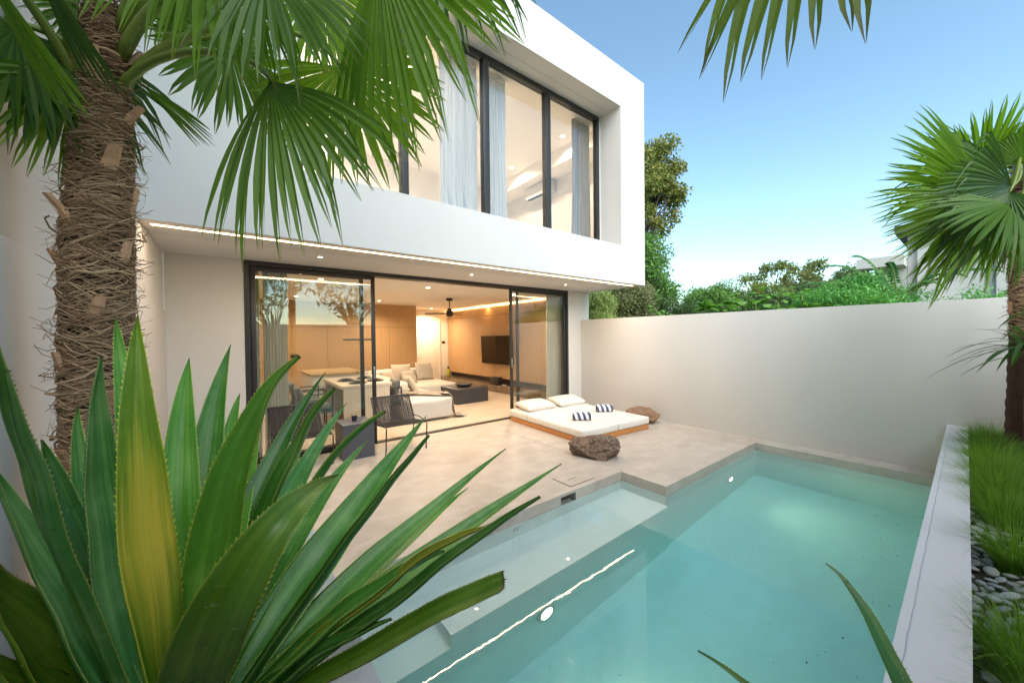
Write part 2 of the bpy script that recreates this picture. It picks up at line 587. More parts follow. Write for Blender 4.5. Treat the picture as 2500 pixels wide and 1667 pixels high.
pool = thing('pool_basin', '', '', kind='structure')
BX('pool_floor', M_POOL, pool, .2, 6.2, .1, 2.7, -1.35, -1.22)
BX('pool_ledge', M_POOL, pool, 1.052, 3.5995, 1.998, 2.5745, -1.2195, -.345)
BX('pool_ledge', M_POOL, pool, .335, 1.0515, 2.27, 2.5745, -1.2195, -.345)
for a in ((.335, 3.597, 2.5715, 2.5755, -.344, -.118), (3.5965, 3.6005, 2.0165, 2.5714, -.344, -.118), (3.5965, 6.0468, 2.0160, 2.0205, -1.2195, -.118), (6.0465, 6.0505, .19, 2.0159, -1.2195, -.118)):
    BX('pool_lining', M_POOL, pool, *a)
BX('pool_step', M_POOL, pool, .335, 1.0515, 1.998, 2.2695, -1.2195, -.475)

mw = NT('pool_water_surface')
gl = mw.n('ShaderNodeBsdfGlass'); gl.inputs['IOR'].default_value = 1.333
gl.inputs['Roughness'].default_value = 0.0
gl.inputs['Color'].default_value = (.97, 1.0, 1.0, 1)
wv = mw.coord()
hh = mw.noise(4.5, 3, .5, wv, .3)
h2 = mw.noise(16, 2, .5, wv)
mw.link(mw.bump(mw.math('ADD', hh, mw.math('MULTIPLY', h2, .25)), .018, .02), gl.inputs['Normal'])
mw.link(gl.outputs[0], mw.out.inputs['Surface'])
va = mw.n('ShaderNodeVolumeAbsorption')
va.inputs['Color'].default_value = (.20, .935, .95, 1)
va.inputs['Density'].default_value = .40
mw.link(va.outputs[0], mw.out.inputs['Volume'])
BX('water', mw.m, None, .30, 6.10, .10, 2.62, -1.26, -.10, kind='structure')

# pool lamps: housing ring and lens on the deep wall
def pool_lamp(x, z, label):
    t = thing('pool_light', label, 'pool light', (x, 1.998 if x < 3 else 2.02, z), group='underwater lamps in the pool wall')
    y = t.location.y
    ring, lens = MB(), MB()
    N = 28
    for mb, prof in ((ring, [(.055, -.004), (.058, -.022), (.082, -.020), (.088, -.004), (.088, .0)]), (lens, [(.0005, -.016), (.03, -.0165), (.0555, -.014)])):
        vs, fs = [], []
        for r, d in prof:
            for k in range(N):
                a = 2 * math.pi * k / N
                vs.append((x + r * math.cos(a), y + d, z + r * math.sin(a)))
        for i in range(len(prof) - 1):
            for k in range(N):
                k2 = (k + 1) % N
                fs.append((i * N + k, i * N + k2, (i + 1) * N + k2, (i + 1) * N + k))
        mb.add(vs, fs)
    ring.build('lamp_ring', M_WHITE, t, True)
    lens.build('lamp_lens', M_POOLL, t, True)
    ld = bpy.data.lights.new('pool_lamp_light', 'SPOT')
    ld.energy = 7.5; ld.color = (1.0, .84, .46); ld.spot_size = rad(120); ld.spot_blend = 1.0; ld.shadow_soft_size = .05
    lo = bpy.data.objects.new('pool_lamp_light', ld); COL.objects.link(lo)
    lo.parent = t; lo.location = (0, -.05, 0)
    lo.rotation_euler = Vector((.0, 1, -.05)).to_track_quat('Z', 'Y').to_euler()
    return t
pool_lamp(1.84, -.76, 'glowing round pool light on the wall below the submerged ledge')
pool_lamp(5.17, -.71, 'glowing round pool light near the far corner of the pool')
t = thing('pool_inlet', 'small round white water inlet in the shallow ledge wall', 'pool fitting', (2.02, 2.57, -.20))
ring = MB()
vs, fs = [], []
N = 18
for r, d in ((.012, -.002), (.014, -.012), (.030, -.010), (.034, 0)):
    for k in range(N):
        a = 2 * math.pi * k / N
        vs.append((2.02 + r * math.cos(a), 2.5745 + d, -.20 + r * math.sin(a)))
for i in range(3):
    for k in range(N):
        k2 = (k + 1) % N
        fs.append((i * N + k, i * N + k2, (i + 1) * N + k2, (i + 1) * N + k))
ring.add(vs, fs).build('inlet_ring', M_WHITE, t, True)

# small dead leaves and grit settled on the pool floor
rdb = random.Random(77)
dbm = MB()
for k in range(170):
    if k < 110: x, y = 6.0 - abs(rdb.gauss(0, 1.6)), .25 + abs(rdb.gauss(0, .28))
    else: x, y = rdb.uniform(1.2, 5.9), rdb.uniform(.3, 1.9)
    if x < .5 or y > 1.9: continue
    a, q = rdb.uniform(0, 6.28), rdb.uniform(.003, .009) * (1.8 if rdb.random() < .08 else 1)
    c_, s_d = math.cos(a) * q, math.sin(a) * q
    z = -1.2185
    dbm.add([(x - c_, y - s_d, z), (x + s_d * .4, y - c_ * .4, z + q * .5), (x + c_, y + s_d, z + .001), (x - s_d * .4, y + c_ * .4, z + q * .3)], [(0, 1, 2, 3)])
dbm.build('leaf_litter', mat_flat('wet_litter', (.06, .05, .035), .8), pool, kind='stuff')

# planter: soil and white retaining kerb, L-shaped round the pool
KZ = .555
pb = thing('planter_bed', '', '', kind='structure')
soil = MB()
soil.box(-.56, .195, -.75, 2.80, -.5, .42)
soil.box(.1955, 6.33, -.75, .06, -.5, .4195)
soil.build('planter_soil', M_SOIL, pb)
kb = thing('planter_wall', 'low white plastered planter wall running along the near pool edge', 'planter wall', (3, .1, 0))
k1 = MB()
pts = [(.34, .155), (6.3297, .222), (6.3297, .085), (2.0, .018), (.2, .0)]
pts2 = [(.34, .155), (.34, 2.93), (-.5598, 2.93), (-.5598, 2.80), (.2, 2.80), (.2, 0.0)]
outline = [(.34, .155), (6.3297, .222), (6.3297, .085), (2.0, .018), (.2, 0.0), (.2, 2.80), (-.5598, 2.80), (-.5598, 2.93), (.34, 2.93)]
n = len(outline)
vs = [(x, y, -1.4) for x, y in outline] + [(x, y, KZ) for x, y in outline]
fs = [tuple(range(n, 2 * n))[::-1], tuple(range(n))] + [(i, (i + 1) % n, n + (i + 1) % n, n + i) for i in range(n)]
k1.add(vs, fs)
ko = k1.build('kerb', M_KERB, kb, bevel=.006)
# hairline render seam that wanders along the pool side of the kerb
seam = MB()
prev = None
sp = []
for i in range(260):
    x = .6 + i * (5.7 / 259)
    y = .155 + .0112 * (x - .34) - .022 + .0035 * mnoise.noise(Vector((x * 9, 0, 0))) + .002 * mnoise.noise(Vector((x * 31, 4, 0)))
    sp.append((x, y, KZ + .001))
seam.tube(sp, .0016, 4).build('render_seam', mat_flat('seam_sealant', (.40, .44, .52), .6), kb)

def boxy_thing(name, label, cat, mat, x0, x1, y0, y1, z0, z1, part='wall_face', bevel=.004):
    o = MB().box(x0, x1, y0, y1, z0, z1).build(name, mat, None, bevel=bevel)
    return tag(o, label, cat)
boxy_thing('garden_wall', 'tall plain white garden wall beside the pool on the right', 'wall', M_WALL, 6.33, 6.50, -.9, 5.7, -.06, 1.94)
boxy_thing('rear_wall', 'plain white garden wall behind the planter, seen only in reflections', 'wall', M_WALL, -.72, 6.50, -1.05, -.90, -.06, 2.0)
lw = thing('side_wall', 'tall white boundary wall on the far left behind the palm', 'wall', (-.6, 2, 0))
BX('lower_wall', M_WHITE, lw, -.72, -.552, -.8995, 5.5895, -.06, 1.93, bevel=.003)
BX('upper_wall', M_WHITE, lw, -.72, -.5605, -.8995, 5.5895, 1.9305, SZ)
BX('upper_wall', M_WHITE, lw, -.72, -.5605, -.8995, 5.5895, SZ + .0005, 6.58)

# ------------------------------------------------------------------ the villa
villa = thing('villa', 'white two storey villa with black framed sliding doors and upper window', 'house', (3, 5.6, 0))
uf = MB()
uf.box(-.56, .60, 4.14, 4.70, SZ, 6.58)
uf.box(5.84, 6.61, 4.14, 4.70, SZ, 6.58)
uf.box(.60, 5.84, 4.14, 4.70, SZ, 3.27)
uf.box(.60, 5.84, 4.14, 4.70, 5.85, 6.58)
uf.build('upper_front_wall', M_WHITE, villa)
BX('upper_side_wall', M_WHITE, villa, 6.452, 6.61, 4.7005, 12.15, SZ + .17, 6.58)
BX('upper_side_wall', M_INT, villa, -.56, -.42, 4.7005, 12.15, SZ + .17, 6.58)
BX('roof', M_WHITE, villa, -.4195, 6.4515, 4.7005, 12.15, 6.0, 6.5)
BX('soffit', M_SOFFIT, villa, -.56, 6.61, 4.7005, 5.66, SZ + .0003, SZ + .169)
BX('ceiling', M_INT, villa, -.40, 6.45, 5.661, 12.15, 2.55, SZ + .169)
BX('lower_front_wall', M_WHITE, villa, -.56, .158, 5.59, 5.80, -.06, SZ)
BX('lower_front_wall', M_WHITE, villa, 5.922, 6.61, 5.59, 5.80, -.06, SZ)
BX('lower_side_wall', M_WHITE, villa, 6.50, 6.61, 5.8005, 12.15, -.06, SZ)
BX('lower_side_wall', M_INT, villa, -.56, -.40, 5.8005, 12.15, -.06, SZ)
BX('back_wall', M_INT, villa, -.3995, 6.4995, 12.0, 12.15, -.06, 2.5495)
fl = MB().box(-.3995, 6.4995, 5.73, 11.9995, -.2, -.002)
fl.build('floor', mat_concrete('interior_concrete', (.46, .385, .31), (.52, .44, .36), (.56, .485, .41), (.36, .42)), villa)
BX('groove_shadow', M_DARK, villa, .62, 5.82, 4.395, 4.399, 5.8492, 5.8499)  # thin dark strip laid on the face for the shade of a narrow groove
# door recess in the far wall
d = BX('inner_door', M_INT, villa, 5.02, 5.95, 11.955, 11.9995, 0, 2.20, bevel=.003)
BX('door_frame', M_INT, d, 5.955, 6.01, 11.93, 11.9995, 0, 2.26)
BX('door_frame', M_INT, d, 5.02, 5.9545, 11.93, 11.9995, 2.205, 2.26)
MB().tube([(5.12, 11.95, 1.02), (5.12, 11.90, 1.02), (5.23, 11.90, 1.02)], .009, 6).build('handle', M_STEEL, d)
BX('light_switch', M_BLACK, villa, 6.11, 6.23, 11.988, 11.9995, 1.35, 1.44, bevel=.002)
# timber lined dining wall, panels butted with narrow shadow joints
BX('partition_core', M_NICHE, villa, -.3995, 4.54, 10.665, 10.78, 0, 2.549)
xs = np.linspace(-.395, 4.54, 7)
for i in range(6):
    for z0, z1 in ((.0, 1.885), (1.893, 2.549)):
        BX('wall_panel', M_WOODP, villa, xs[i] + .003, xs[i + 1] - .003, 10.64, 10.6645, z0, z1)
BX('wall_panel', M_WOODP, villa, 4.5405, 4.56, 10.64, 11.93, 0, 2.549)
for x in (1.22, 1.315):
    BX('socket', M_BLACK, villa, x, x + .085, 10.625, 10.6395, 1.11, 1.19, bevel=.002)
# television wall, floating panels over a dark niche and stone bench
BX('niche_back', M_NICHE, villa, 6.485, 6.4995, 5.81, 11.99, 0, .40)
ys = [5.84, 6.95, 8.02, 9.10, 9.92, 10.30, 11.15, 11.985]
for i in range(7):
    for z0, z1 in ((.335, 2.225), (2.232, 2.549)):
        BX('wall_panel', M_WOODP, villa, 6.35, 6.484, ys[i] + .003, ys[i + 1] - .003, z0, z1)
bn = BX('stone_bench', M_MARBLE, villa, 6.0, 6.484, 5.86, 11.9, 0, .18, bevel=.004)

# sliding doors
def frame_rect(mb, x0, x1, y0, y1, z0, z1, w, wb=None):
    wb = w if wb is None else wb
    mb.box(x0, x0 + w, y0, y1, z0, z1)
    mb.box(x1 - w, x1, y0, y1, z0, z1)
    mb.box(x0 + w, x1 - w, y0, y1, z1 - w, z1)
    if wb: mb.box(x0 + w, x1 - w, y0, y1, z0, z0 + wb)
df = MB(); frame_rect(df, .1585, 5.9215, 5.585, 5.76, 0.0005, SZ - .0005, .058, 0)
df.build('door_frame', M_BLACK, villa)
tr = MB()
tr.box(.2165, 5.8635, 5.60, 5.72, -.03, .003)
tro = tr.build('door_track', M_BLACK, villa)
gr = MB()
for i in range(230):
    x = .30 + i * .0243
    gr.box(x, x + .012, 5.5715, 5.5985, -.001, .003)
gr.box(.2165, 5.8635, 5.5705, 5.5714, -.02, .0032)
gr.build('drain_grate', M_BLACK, villa, kind='stuff')
def door_leaf(x0, x1, y, handle=None):
    fr = MB(); frame_rect(fr, x0, x1, y, y + .042, .006, SZ - .062, .052, .07)
    o = fr.build('sliding_door', M_BLACK, villa, bevel=.002)
    BX('pane', M_GLASS, o, x0 + .050, x1 - .050, y + .017, y + .025, .07, SZ - .11)
    if handle is not None:
        h = MB().box(handle - .011, handle + .011, y - .006, y - .0005, .98, 1.16)
        ho = h.build('handle', M_STEEL, o, bevel=.002)
    return o
door_leaf(.225, 1.752, 5.605, 1.726)
door_leaf(.222, 1.60, 5.665)
door_leaf(4.325, 5.858, 5.605, 4.35)
door_leaf(4.53, 5.856, 5.665)

# upper window
uw = MB(); frame_rect(uw, .605, 5.8, 4.61, 4.70, 3.2705, 5.8495, .08, .08)
uwo = uw.build('upper_window', M_BLACK, villa, bevel=.002)
for a, b in ((.0, 0), (1.80, 1.90), (3.08, 3.19), (4.36, 4.48)):
    if b: BX('mullion', M_BLACK, uwo, a, b, 4.60, 4.70, 3.35, 5.769, bevel=.003)
for a, b in ((.685, 1.80), (1.90, 3.08), (3.19, 4.36), (4.48, 5.72)):
    BX('pane', M_GLASSU, uwo, a, b, 4.648, 4.656, 3.351, 5.768)
BX('window_return', M_WHITE, villa, 5.801, 5.8395, 4.62, 4.6995, 3.271, 5.849)
# upper room
BX('upper_floor', M_INT, villa, -.4195, 6.4515, 5.662, 11.0, 2.80, 3.02)
BX('upper_ceiling', M_INT, villa, -.4195, 6.4515, 4.7005, 9.1, 5.76, 5.999)
BX('upper_back_wall', M_INT, villa, -.4195, 6.4515, 8.6, 8.75, 3.0205, 5.7595)
BX('ceiling_bulkhead', M_INT, villa, 5.93, 6.4515, 4.7005, 8.5995, 5.44, 5.7595)
BX('upper_floor', M_INT, villa, -.4195, 6.4515, 4.7005, 5.6615, 2.80, 3.02)

# light fittings of the house
def area_light(name, loc, sx, sy, energy, color, parent, direction=(0, 0, -1), shape='RECTANGLE', spread=180):
    ld = bpy.data.lights.new(name, 'AREA')
    ld.shape = shape; ld.size = sx
    if shape == 'RECTANGLE': ld.size_y = sy
    ld.energy = energy; ld.color = color; ld.spread = rad(spread)
    lo = bpy.data.objects.new(name, ld); COL.objects.link(lo)
    lo.rotation_euler = (-Vector(direction)).to_track_quat('Z', 'Y').to_euler()
    lo.location = loc
    if parent is not None:
        lo.parent = parent; lo.matrix_parent_inverse = parent_world(parent).inverted()
    return lo
def downlight(x, y, z, energy, r=.035, color=(1.0, .70, .42)):
    energy *= .58
    rg = MB().lathe((x, y, z), [(r, -.001), (r + .002, -.006), (r + .014, -.005), (r + .016, -.0005)], 20).build('downlight', M_WHITE, villa, True)
    MB().lathe((x, y, z), [(.0005, -.0035), (r * .999, -.0035)], 20).build('lamp_lens', M_SPOT, rg)
    area_light('downlight_glow', (x, y, z - .012), r * 2, 0, energy, color, rg, shape='DISK', spread=150)
for x, y in ((.89, 4.89), (3.05, 4.95), (5.16, 4.93)):
    downlight(x, y, SZ, 2.6, .024)
for x, y, e in ((3.06, 6.56, 22), (1.19, 6.53, 20), (3.1, 9.6, 24), (5.4, 11.35, 26), (5.18, 6.57, 20), (1.22, 9.5, 22)):
    downlight(x, y, 2.55, e, .04, (1.0, .76, .50))
for x, y, e in ((2.3, 5.4, 27), (5.60, 5.40, 18), (5.62, 7.15, 22), (2.3, 7.4, 28), (.9, 5.4, 22)):
    downlight(x, y, 5.76, e, .045, (1.0, .78, .56))
BX('light_strip', M_LED, villa, -.50, 6.42, 4.29, 4.312, SZ - .006, SZ - .0005)
area_light('light_strip_glow', (2.96, 4.301, SZ - .010), 6.9, .02, 12, (1.0, .76, .52), villa)
BX('light_strip', M_LED2, villa, 6.325, 6.348, 6.72, 11.98, 2.505, 2.545)
area_light('cove_glow', (6.27, 9.35, 2.50), .03, 5.2, 28, (1.0, .56, .22), villa, (-.35, 0, -1))
# headboard glow upstairs
BX('wall_washer', M_SPOT, villa, -.30, -.28, 6.2, 7.6, 3.42, 3.44)
area_light('headboard_glow', (-.2, 6.9, 3.5), .1, 1.4, 22, (1.0, .72, .44), villa, (.3, 0, 1))

# air conditioner upstairs
ac = thing('air_conditioner', 'white wall mounted air conditioner under the upstairs bulkhead', 'air conditioner', (6.35, 6.95, 5.2))
BX('casing', M_WHITE, ac, 6.20, 6.4515, 6.45, 7.35, 5.12, 5.42, bevel=.03, seg=3)
BX('air_outlet', M_DARK, ac, 6.21, 6.30, 6.52, 7.28, 5.112, 5.119)
# bed upstairs
bd = thing('bed', 'white bed just visible over the upstairs window sill', 'bed', (1.9, 6.0, 3.02))
soft_box(1.2, 3.1, 5.05, 6.9, 3.03, 3.34, .06).build('mattress', M_CURTW if False else M_CUSH, bd, True)
p = pillow_mesh(2.30, 5.25, 3.53, .5, .4, .16, .3, (1.0, 0), seed=3).build('pillow', M_CUSH, None, True)
tag(p, 'white pillow propped on the bed behind the upstairs curtain', 'pillow')

# ------------------------------------------------------------------ curtains
def curtain(name, label, x0, x1, y, z0, z1, mat, folds, amp, seed, puddle=0.0, flare=0.0, group=None):
    rn = random.Random(seed)
    mb = MB()
    nx, nz = folds * 10, 26
    ph = [rn.uniform(-.5, .5) for _ in range(folds + 2)]
    fw = [rn.uniform(.6, 1.3) for _ in range(folds)]
    tot = sum(fw)
    vs, fs = [], []
    for j in range(nz + 1):
        t = j / nz
        z = z1 + (z0 - z1) * t
        for i in range(nx + 1):
            s = i / nx
            a = s * folds
            k = min(int(a), folds - 1)
            cum = (sum(fw[:k]) + fw[k] * (a - k)) / tot
            w = 1 + flare * t * t
            xc = (x0 + x1) / 2 + ((cum - .5) * (x1 - x0)) * w
            am = amp * (.75 + .5 * mnoise.noise(Vector((a * .9, t * 1.5, seed))))
            yy = y + am * math.sin(2 * math.pi * a + .6 * mnoise.noise(Vector((a, t * 2.5, seed + 5))))
            xx = xc + .010 * mnoise.noise(Vector((a * 1.5, t * 3, seed + 9)))
            if puddle and t > .8:
                q = (t - .8) / .2
                xx += puddle * q * mnoise.noise(Vector((a * 1.1, q * 2.0, seed + 2)))
                yy += -puddle * q * abs(mnoise.noise(Vector((a * 1.3, q * 3.0, seed + 3)))) * 1.2
                zz = z0 + (z1 - z0) * .2 * (1 - q) + .05 * q * mnoise.noise(Vector((a * 1.6, q * 4, seed)))
            else:
                zz = z
            vs.append((xx, yy, zz))
    for j in range(nz):
        for i in range(nx):
            fs.append((j * (nx + 1) + i, j * (nx + 1) + i + 1, (j + 1) * (nx + 1) + i + 1, (j + 1) * (nx + 1) + i))
    mb.add(vs, fs)
    o = mb.build(name, mat, None, True)
    sm = o.modifiers.new('thickness', 'SOLIDIFY'); sm.thickness = .002
    return tag(o, label, 'curtain', group)
curtain('curtain', 'narrow ivory curtain at the extreme left of the sliding door', .20, .325, 5.86, .02, 2.53, M_CURT, 4, .035, 1)
curtain('curtain', 'wide ivory curtain behind the left sliding door pane', .365, .645, 5.86, .02, 2.53, M_CURT, 9, .038, 2)
curtain('curtain', 'ivory curtain behind the right sliding door pane', 5.53, 5.95, 5.86, .02, 2.53, M_CURT, 8, .040, 3, flare=.15)
curtain('curtain', 'white upstairs curtain puddling on the sill left of the middle mullion', 2.47, 3.10, 4.83, 3.27, 5.75, M_CURTW, 11, .040, 4, .11)
curtain('curtain', 'narrow white upstairs curtain right of the middle mullion', 3.26, 3.66, 4.83, 3.27, 5.75, M_CURTW, 7, .036, 5, .08)
curtain('curtain', 'taupe upstairs curtain at the right end of the window', 5.27, 5.74, 4.83, 3.10, 5.75, M_CURTG, 9, .036, 6, flare=.2)

# ------------------------------------------------------------------ interior furniture
fan = thing('ceiling_fan', 'black ceiling fan hanging in the living room', 'ceiling fan', (4.37, 8.15, 2.55))
fx, fy = 4.37, 8.15
MB().lathe((fx, fy, 0), [(.0005, 2.549), (.085, 2.549), (.085, 2.49), (.0005, 2.49)], 20).build('canopy', M_BLACK, fan)
MB().tube([(fx, fy, 2.49), (fx, fy, 2.28)], .013, 8).build('rod', M_BLACK, fan)
MB().lathe((fx, fy, 0), [(.0005, 2.30), (.05, 2.30), (.055, 2.25), (.085, 2.24), (.085, 2.12), (.06, 2.10), (.0005, 2.10)], 22).build('motor', M_BLACK, fan, False)
for k in range(3):
    a = .55 + k * 2.094
    c, s = math.cos(a), math.sin(a)
    vs = []
    for r, w in ((.08, .03), (.2, .055), (.45, .062), (.60, .045)):
        for sg in (-1, 1):
            for dz in (-.004, .004):
                vs.append((fx + c * r - s * w * sg, fy + s * r + c * w * sg, 2.17 + dz + .012 * sg))
    fs = []
    for i in range(3):
        b = i * 4
        fs += [(b, b + 4, b + 6, b + 2), (b + 1, b + 3, b + 7, b + 5), (b, b + 1, b + 5, b + 4), (b + 2, b + 6, b + 7, b + 3)]
    fs += [(0, 2, 3, 1), (12, 13, 15, 14)]
    MB().add(vs, fs).build('blade', M_BLACK, fan)

pn = thing('pendant_light', 'slim dark linear pendant lamp over the dining table', 'pendant light', (2.1, 8.0, 1.56))
BX('lamp_bar', mat_flat('bronze_bar', (.12, .08, .07), .4), pn, 1.85, 2.42, 7.98, 8.02, 1.535, 1.575, bevel=.003)
for x in (1.95, 2.32):
    MB().tube([(x, 8.0, 1.575), (x, 8.0, 2.549)], .0012, 4).build('cable', M_BLACK, pn)

tv = thing('television', 'large black wall mounted television turned slightly off the wood wall', 'television', (6.25, 8.8, 1.2))
tvm = Matrix.Translation((6.24, 8.78, 1.19)) @ Matrix.Rotation(rad(3.0), 4, 'Z') @ Matrix.Rotation(rad(-2.5), 4, 'Y')
def xf(mb, m):
    mb.v = [tuple(m @ Vector(p)) for p in mb.v]; return mb
xf(MB().box(-.02, .02, -.73, .73, -.42, .42), tvm).build('casing', M_BLACK, tv, bevel=.003)
xf(MB().box(-.0215, -.0203, -.72, .72, -.405, .41), tvm).build('screen', M_SCREEN, tv)
BX('wall_bracket', M_BLACK, tv, 6.26, 6.349, 8.6, 8.95, 1.05, 1.3)
o = MB().box(6.10, 6.28, 8.55, 8.95, .181, .40).build('subwoofer', M_BLACK, None, bevel=.01)
tag(o, 'black speaker box standing on the stone bench under the television', 'speaker')
o = MB().box(6.16, 6.21, 8.26, 8.42, .181, .195).build('remote_control', M_WHITE, None, bevel=.004)
tag(o, 'small pale remote control lying on the stone bench', 'remote control')
bt = thing('bottle', 'green and yellow spray bottle at the far end of the stone bench', 'bottle', (6.15, 11.62, .181))
MB().lathe((6.15, 11.62, .181), [(.0005, 0), (.055, 0), (.058, .03), (.058, .22), (.03, .27), (.022, .28)], 16).build('body', mat_flat('lime_plastic', (.32, .36, .02), .4), bt, True)
MB().lathe((6.15, 11.62, .181), [(.03, .281), (.035, .30), (.033, .36), (.0005, .365)], 12).build('cap', M_BLACK, bt, True)

ct = thing('coffee_table', 'low black rectangular coffee table in the living room', 'coffee table', (4.62, 7.93, 0))
BX('tabletop', M_DARK, ct, 4.19, 5.06, 7.50, 8.36, .325, .35, bevel=.002)
for a in ((4.19, 4.215, 7.50, 8.36), (5.035, 5.06, 7.50, 8.36), (4.2155, 5.0345, 7.50, 7.525), (4.2155, 5.0345, 8.335, 8.36)):
    BX('side_panel', M_DARK, ct, a[0], a[1], a[2], a[3], 0, .3245)
bw = MB().lathe((4.62, 7.93, .351), [(.0005, .0), (.13, .0), (.17, .018), (.205, .055), (.21, .078), (.20, .080), (.185, .070), (.0005, .062)], 32).build('bowl', M_DARK, None, True)
tag(bw, 'wide shallow black bowl on the coffee table', 'bowl')

sf = thing('sofa', 'off white L shaped sectional sofa with low back', 'sofa', (3.2, 8, 0))
soft_box(2.60, 3.48, 6.40, 8.33, .03, .41, .045, 14, .015, 1).build('seat', M_SOFA, sf, True)
soft_box(3.495, 4.66, 8.34, 9.60, .03, .41, .045, 14, .015, 2).build('seat', M_SOFA, sf, True)
soft_box(2.62, 3.49, 8.34, 9.60, .03, .41, .045, 10, .015, 3).build('seat', M_SOFA, sf, True)
soft_box(2.60, 2.99, 7.42, 9.60, .405, .655, .05, 12, .02, 4).build('backrest', M_SOFA, sf, True)
soft_box(2.60, 4.62, 9.61, 9.92, .03, .72, .05, 12, .02, 5).build('backrest', M_SOFA, sf, True)
soft_box(3.02, 3.55, 9.36, 9.62, .40, .74, .06, 8, .03, 6).build('back_cushion', M_SOFA, sf, True)
def pil(label, cx, cy, cz, l, h, th, rz, tx, seed, mat=M_PILLOW, grp='cushions on the sofa'):
    o = pillow_mesh(cx, cy, cz, l, h, th, rz, (tx, 0), seed=seed).build('pillow', mat, None, True)
    return tag(o, label, 'cushion', grp)
pil('beige square cushion at the right end of the sofa back', 4.25, 9.44, .66, .5, .5, .16, .1, 1.25, 1)
pil('large beige cushion in the middle of the sofa back', 3.55, 9.28, .66, .52, .5, .17, -.1, 1.15, 2)
pil('small beige cushion leaning in front of the middle sofa cushion', 3.62, 8.98, .58, .4, .36, .14, .2, 1.0, 3)
pil('beige cushion leaning on the low left backrest of the sofa', 3.12, 7.62, .58, .46, .42, .15, 1.45, 1.0, 4)
pil('pale cushion half hidden in the corner of the sofa', 3.12, 9.05, .58, .42, .38, .15, .6, 1.1, 5)

# throw blanket: over the chaise, down its right side on to the floor
def throw():
    mb = MB()
    path = []
    for i in range(60):
        s = i / 59
        if s < .62:
            q = s / .62
            p = Vector((2.70 + .73 * q, 7.22 - .60 * q + .05 * math.sin(q * 5), .455 + .010 * math.sin(q * 17)))
        elif s < .70:
            q = (s - .62) / .08
            a = q * math.pi / 2
            p = Vector((3.43 + .085 * math.sin(a), 6.62 - .03 * q, .452 - .085 * (1 - math.cos(a))))
        elif s < .92:
            q = (s - .70) / .22
            p = Vector((3.517 + .03 * q * q, 6.59 - .08 * q, .367 - .335 * q))
        else:
            q = (s - .92) / .08
            p = Vector((3.547 + .16 * q, 6.51 - .05 * q, .022 - .010 * q))
        path.append(p)
    nw = 22
    vs, fs = [], []
    for i, p in enumerate(path):
        d = (path[min(i + 1, 59)] - path[max(i - 1, 0)]).normalized()
        side = Vector((.35, 1.0, 0)).normalized()
        nrm = d.cross(side).normalized()
        if nrm.z < 0 and i < 40: nrm = -nrm
        if i >= 38 and nrm.x < 0: nrm = -nrm
        wid = .34 - .07 * math.sin(i / 59 * math.pi) + .05 * mnoise.noise(Vector((i * .1, 2, 2)))
        for j in range(nw + 1):
            t = j / nw - .5
            h = .016 + .022 * abs(mnoise.noise(Vector((t * 7, i * .035, 1)))) + .012 * mnoise.noise(Vector((t * 16, i * .05, 7)))
            vs.append(p + side * t * wid + nrm * h)
    for i in range(59):
        for j in range(nw):
            b = i * (nw + 1) + j
            fs.append((b, b + 1, b + nw + 2, b + nw + 1))
    t = thing('throw_blanket', 'taupe fringed throw blanket draped over the sofa end and trailing on the floor', 'blanket', (3.1, 6.9, .42))
    o = mb.add(vs, fs).build('blanket', M_THROW, t, True)
    o.modifiers.new('thickness', 'SOLIDIFY').thickness = .008
    fr = MB()
    for end, sg in ((0, -1), (59, 1)):
        for j in range(nw * 3):
            k = min(int(j / 3), nw - 1); f = j / 3 - k
            a = Vector(vs[end * (nw + 1) + k]).lerp(Vector(vs[end * (nw + 1) + k + 1]), f)
            dr = Vector((.07 * sg + random.uniform(-.02, .02), random.uniform(-.04, .04), 0))
            drop = -.012 if sg > 0 else -.02
            fr.tube([a, a + dr * .5 + Vector((0, 0, drop * .5 + .004)), a + dr + Vector((0, 0, drop))], .0028, 4)
    fr.build('fringe', M_PILLOW, t, kind='stuff')
throw()

dt = thing('dining_table', 'pale fluted wood dining table with waterfall end', 'dining table', (1.95, 7.5, 0))
BX('tabletop', M_PALE, dt, 1.52, 2.40, 6.77, 8.30, .70, .762, bevel=.002)
BX('end_panel', M_PALE, dt, 1.56, 2.36, 6.772, 6.83, 0, .6995)
BX('end_panel', M_PALE, dt, 1.56, 2.36, 8.23, 8.29, 0, .6995)
for (x, y, r) in ((1.78, 7.55, 'a'), (1.86, 7.02, 'b'), (2.22, 7.18, 'c'), (2.18, 7.75, 'd')):
    lab = {'a': 'dark plate stack at the far left place of the dining table', 'b': 'dark plate stack nearest the glass door on the dining table',
           'c': 'dark plate stack on the right of the dining table behind the door frame', 'd': 'dark plate stack at the far right place of the dining table'}[r]
    t = thing('place_setting', lab, 'plates', (x, y, .763), group='place settings on the dining table')
    MB().lathe((x, y, .763), [(.0005, .0), (.16, .0), (.165, .004), (.0005, .006)], 28).build('placemat', M_ROPE, t)
    MB().lathe((x, y, .770), [(.0005, .0), (.09, .0), (.14, .016), (.138, .019), (.088, .006), (.0005, .006)], 28).build('dinner_plate', M_CERAM, t, True)
    MB().lathe((x, y, .784), [(.0005, .0), (.05, .0), (.095, .022), (.093, .026), (.05, .007), (.0005, .007)], 28).build('bowl', M_CERAM, t, True)
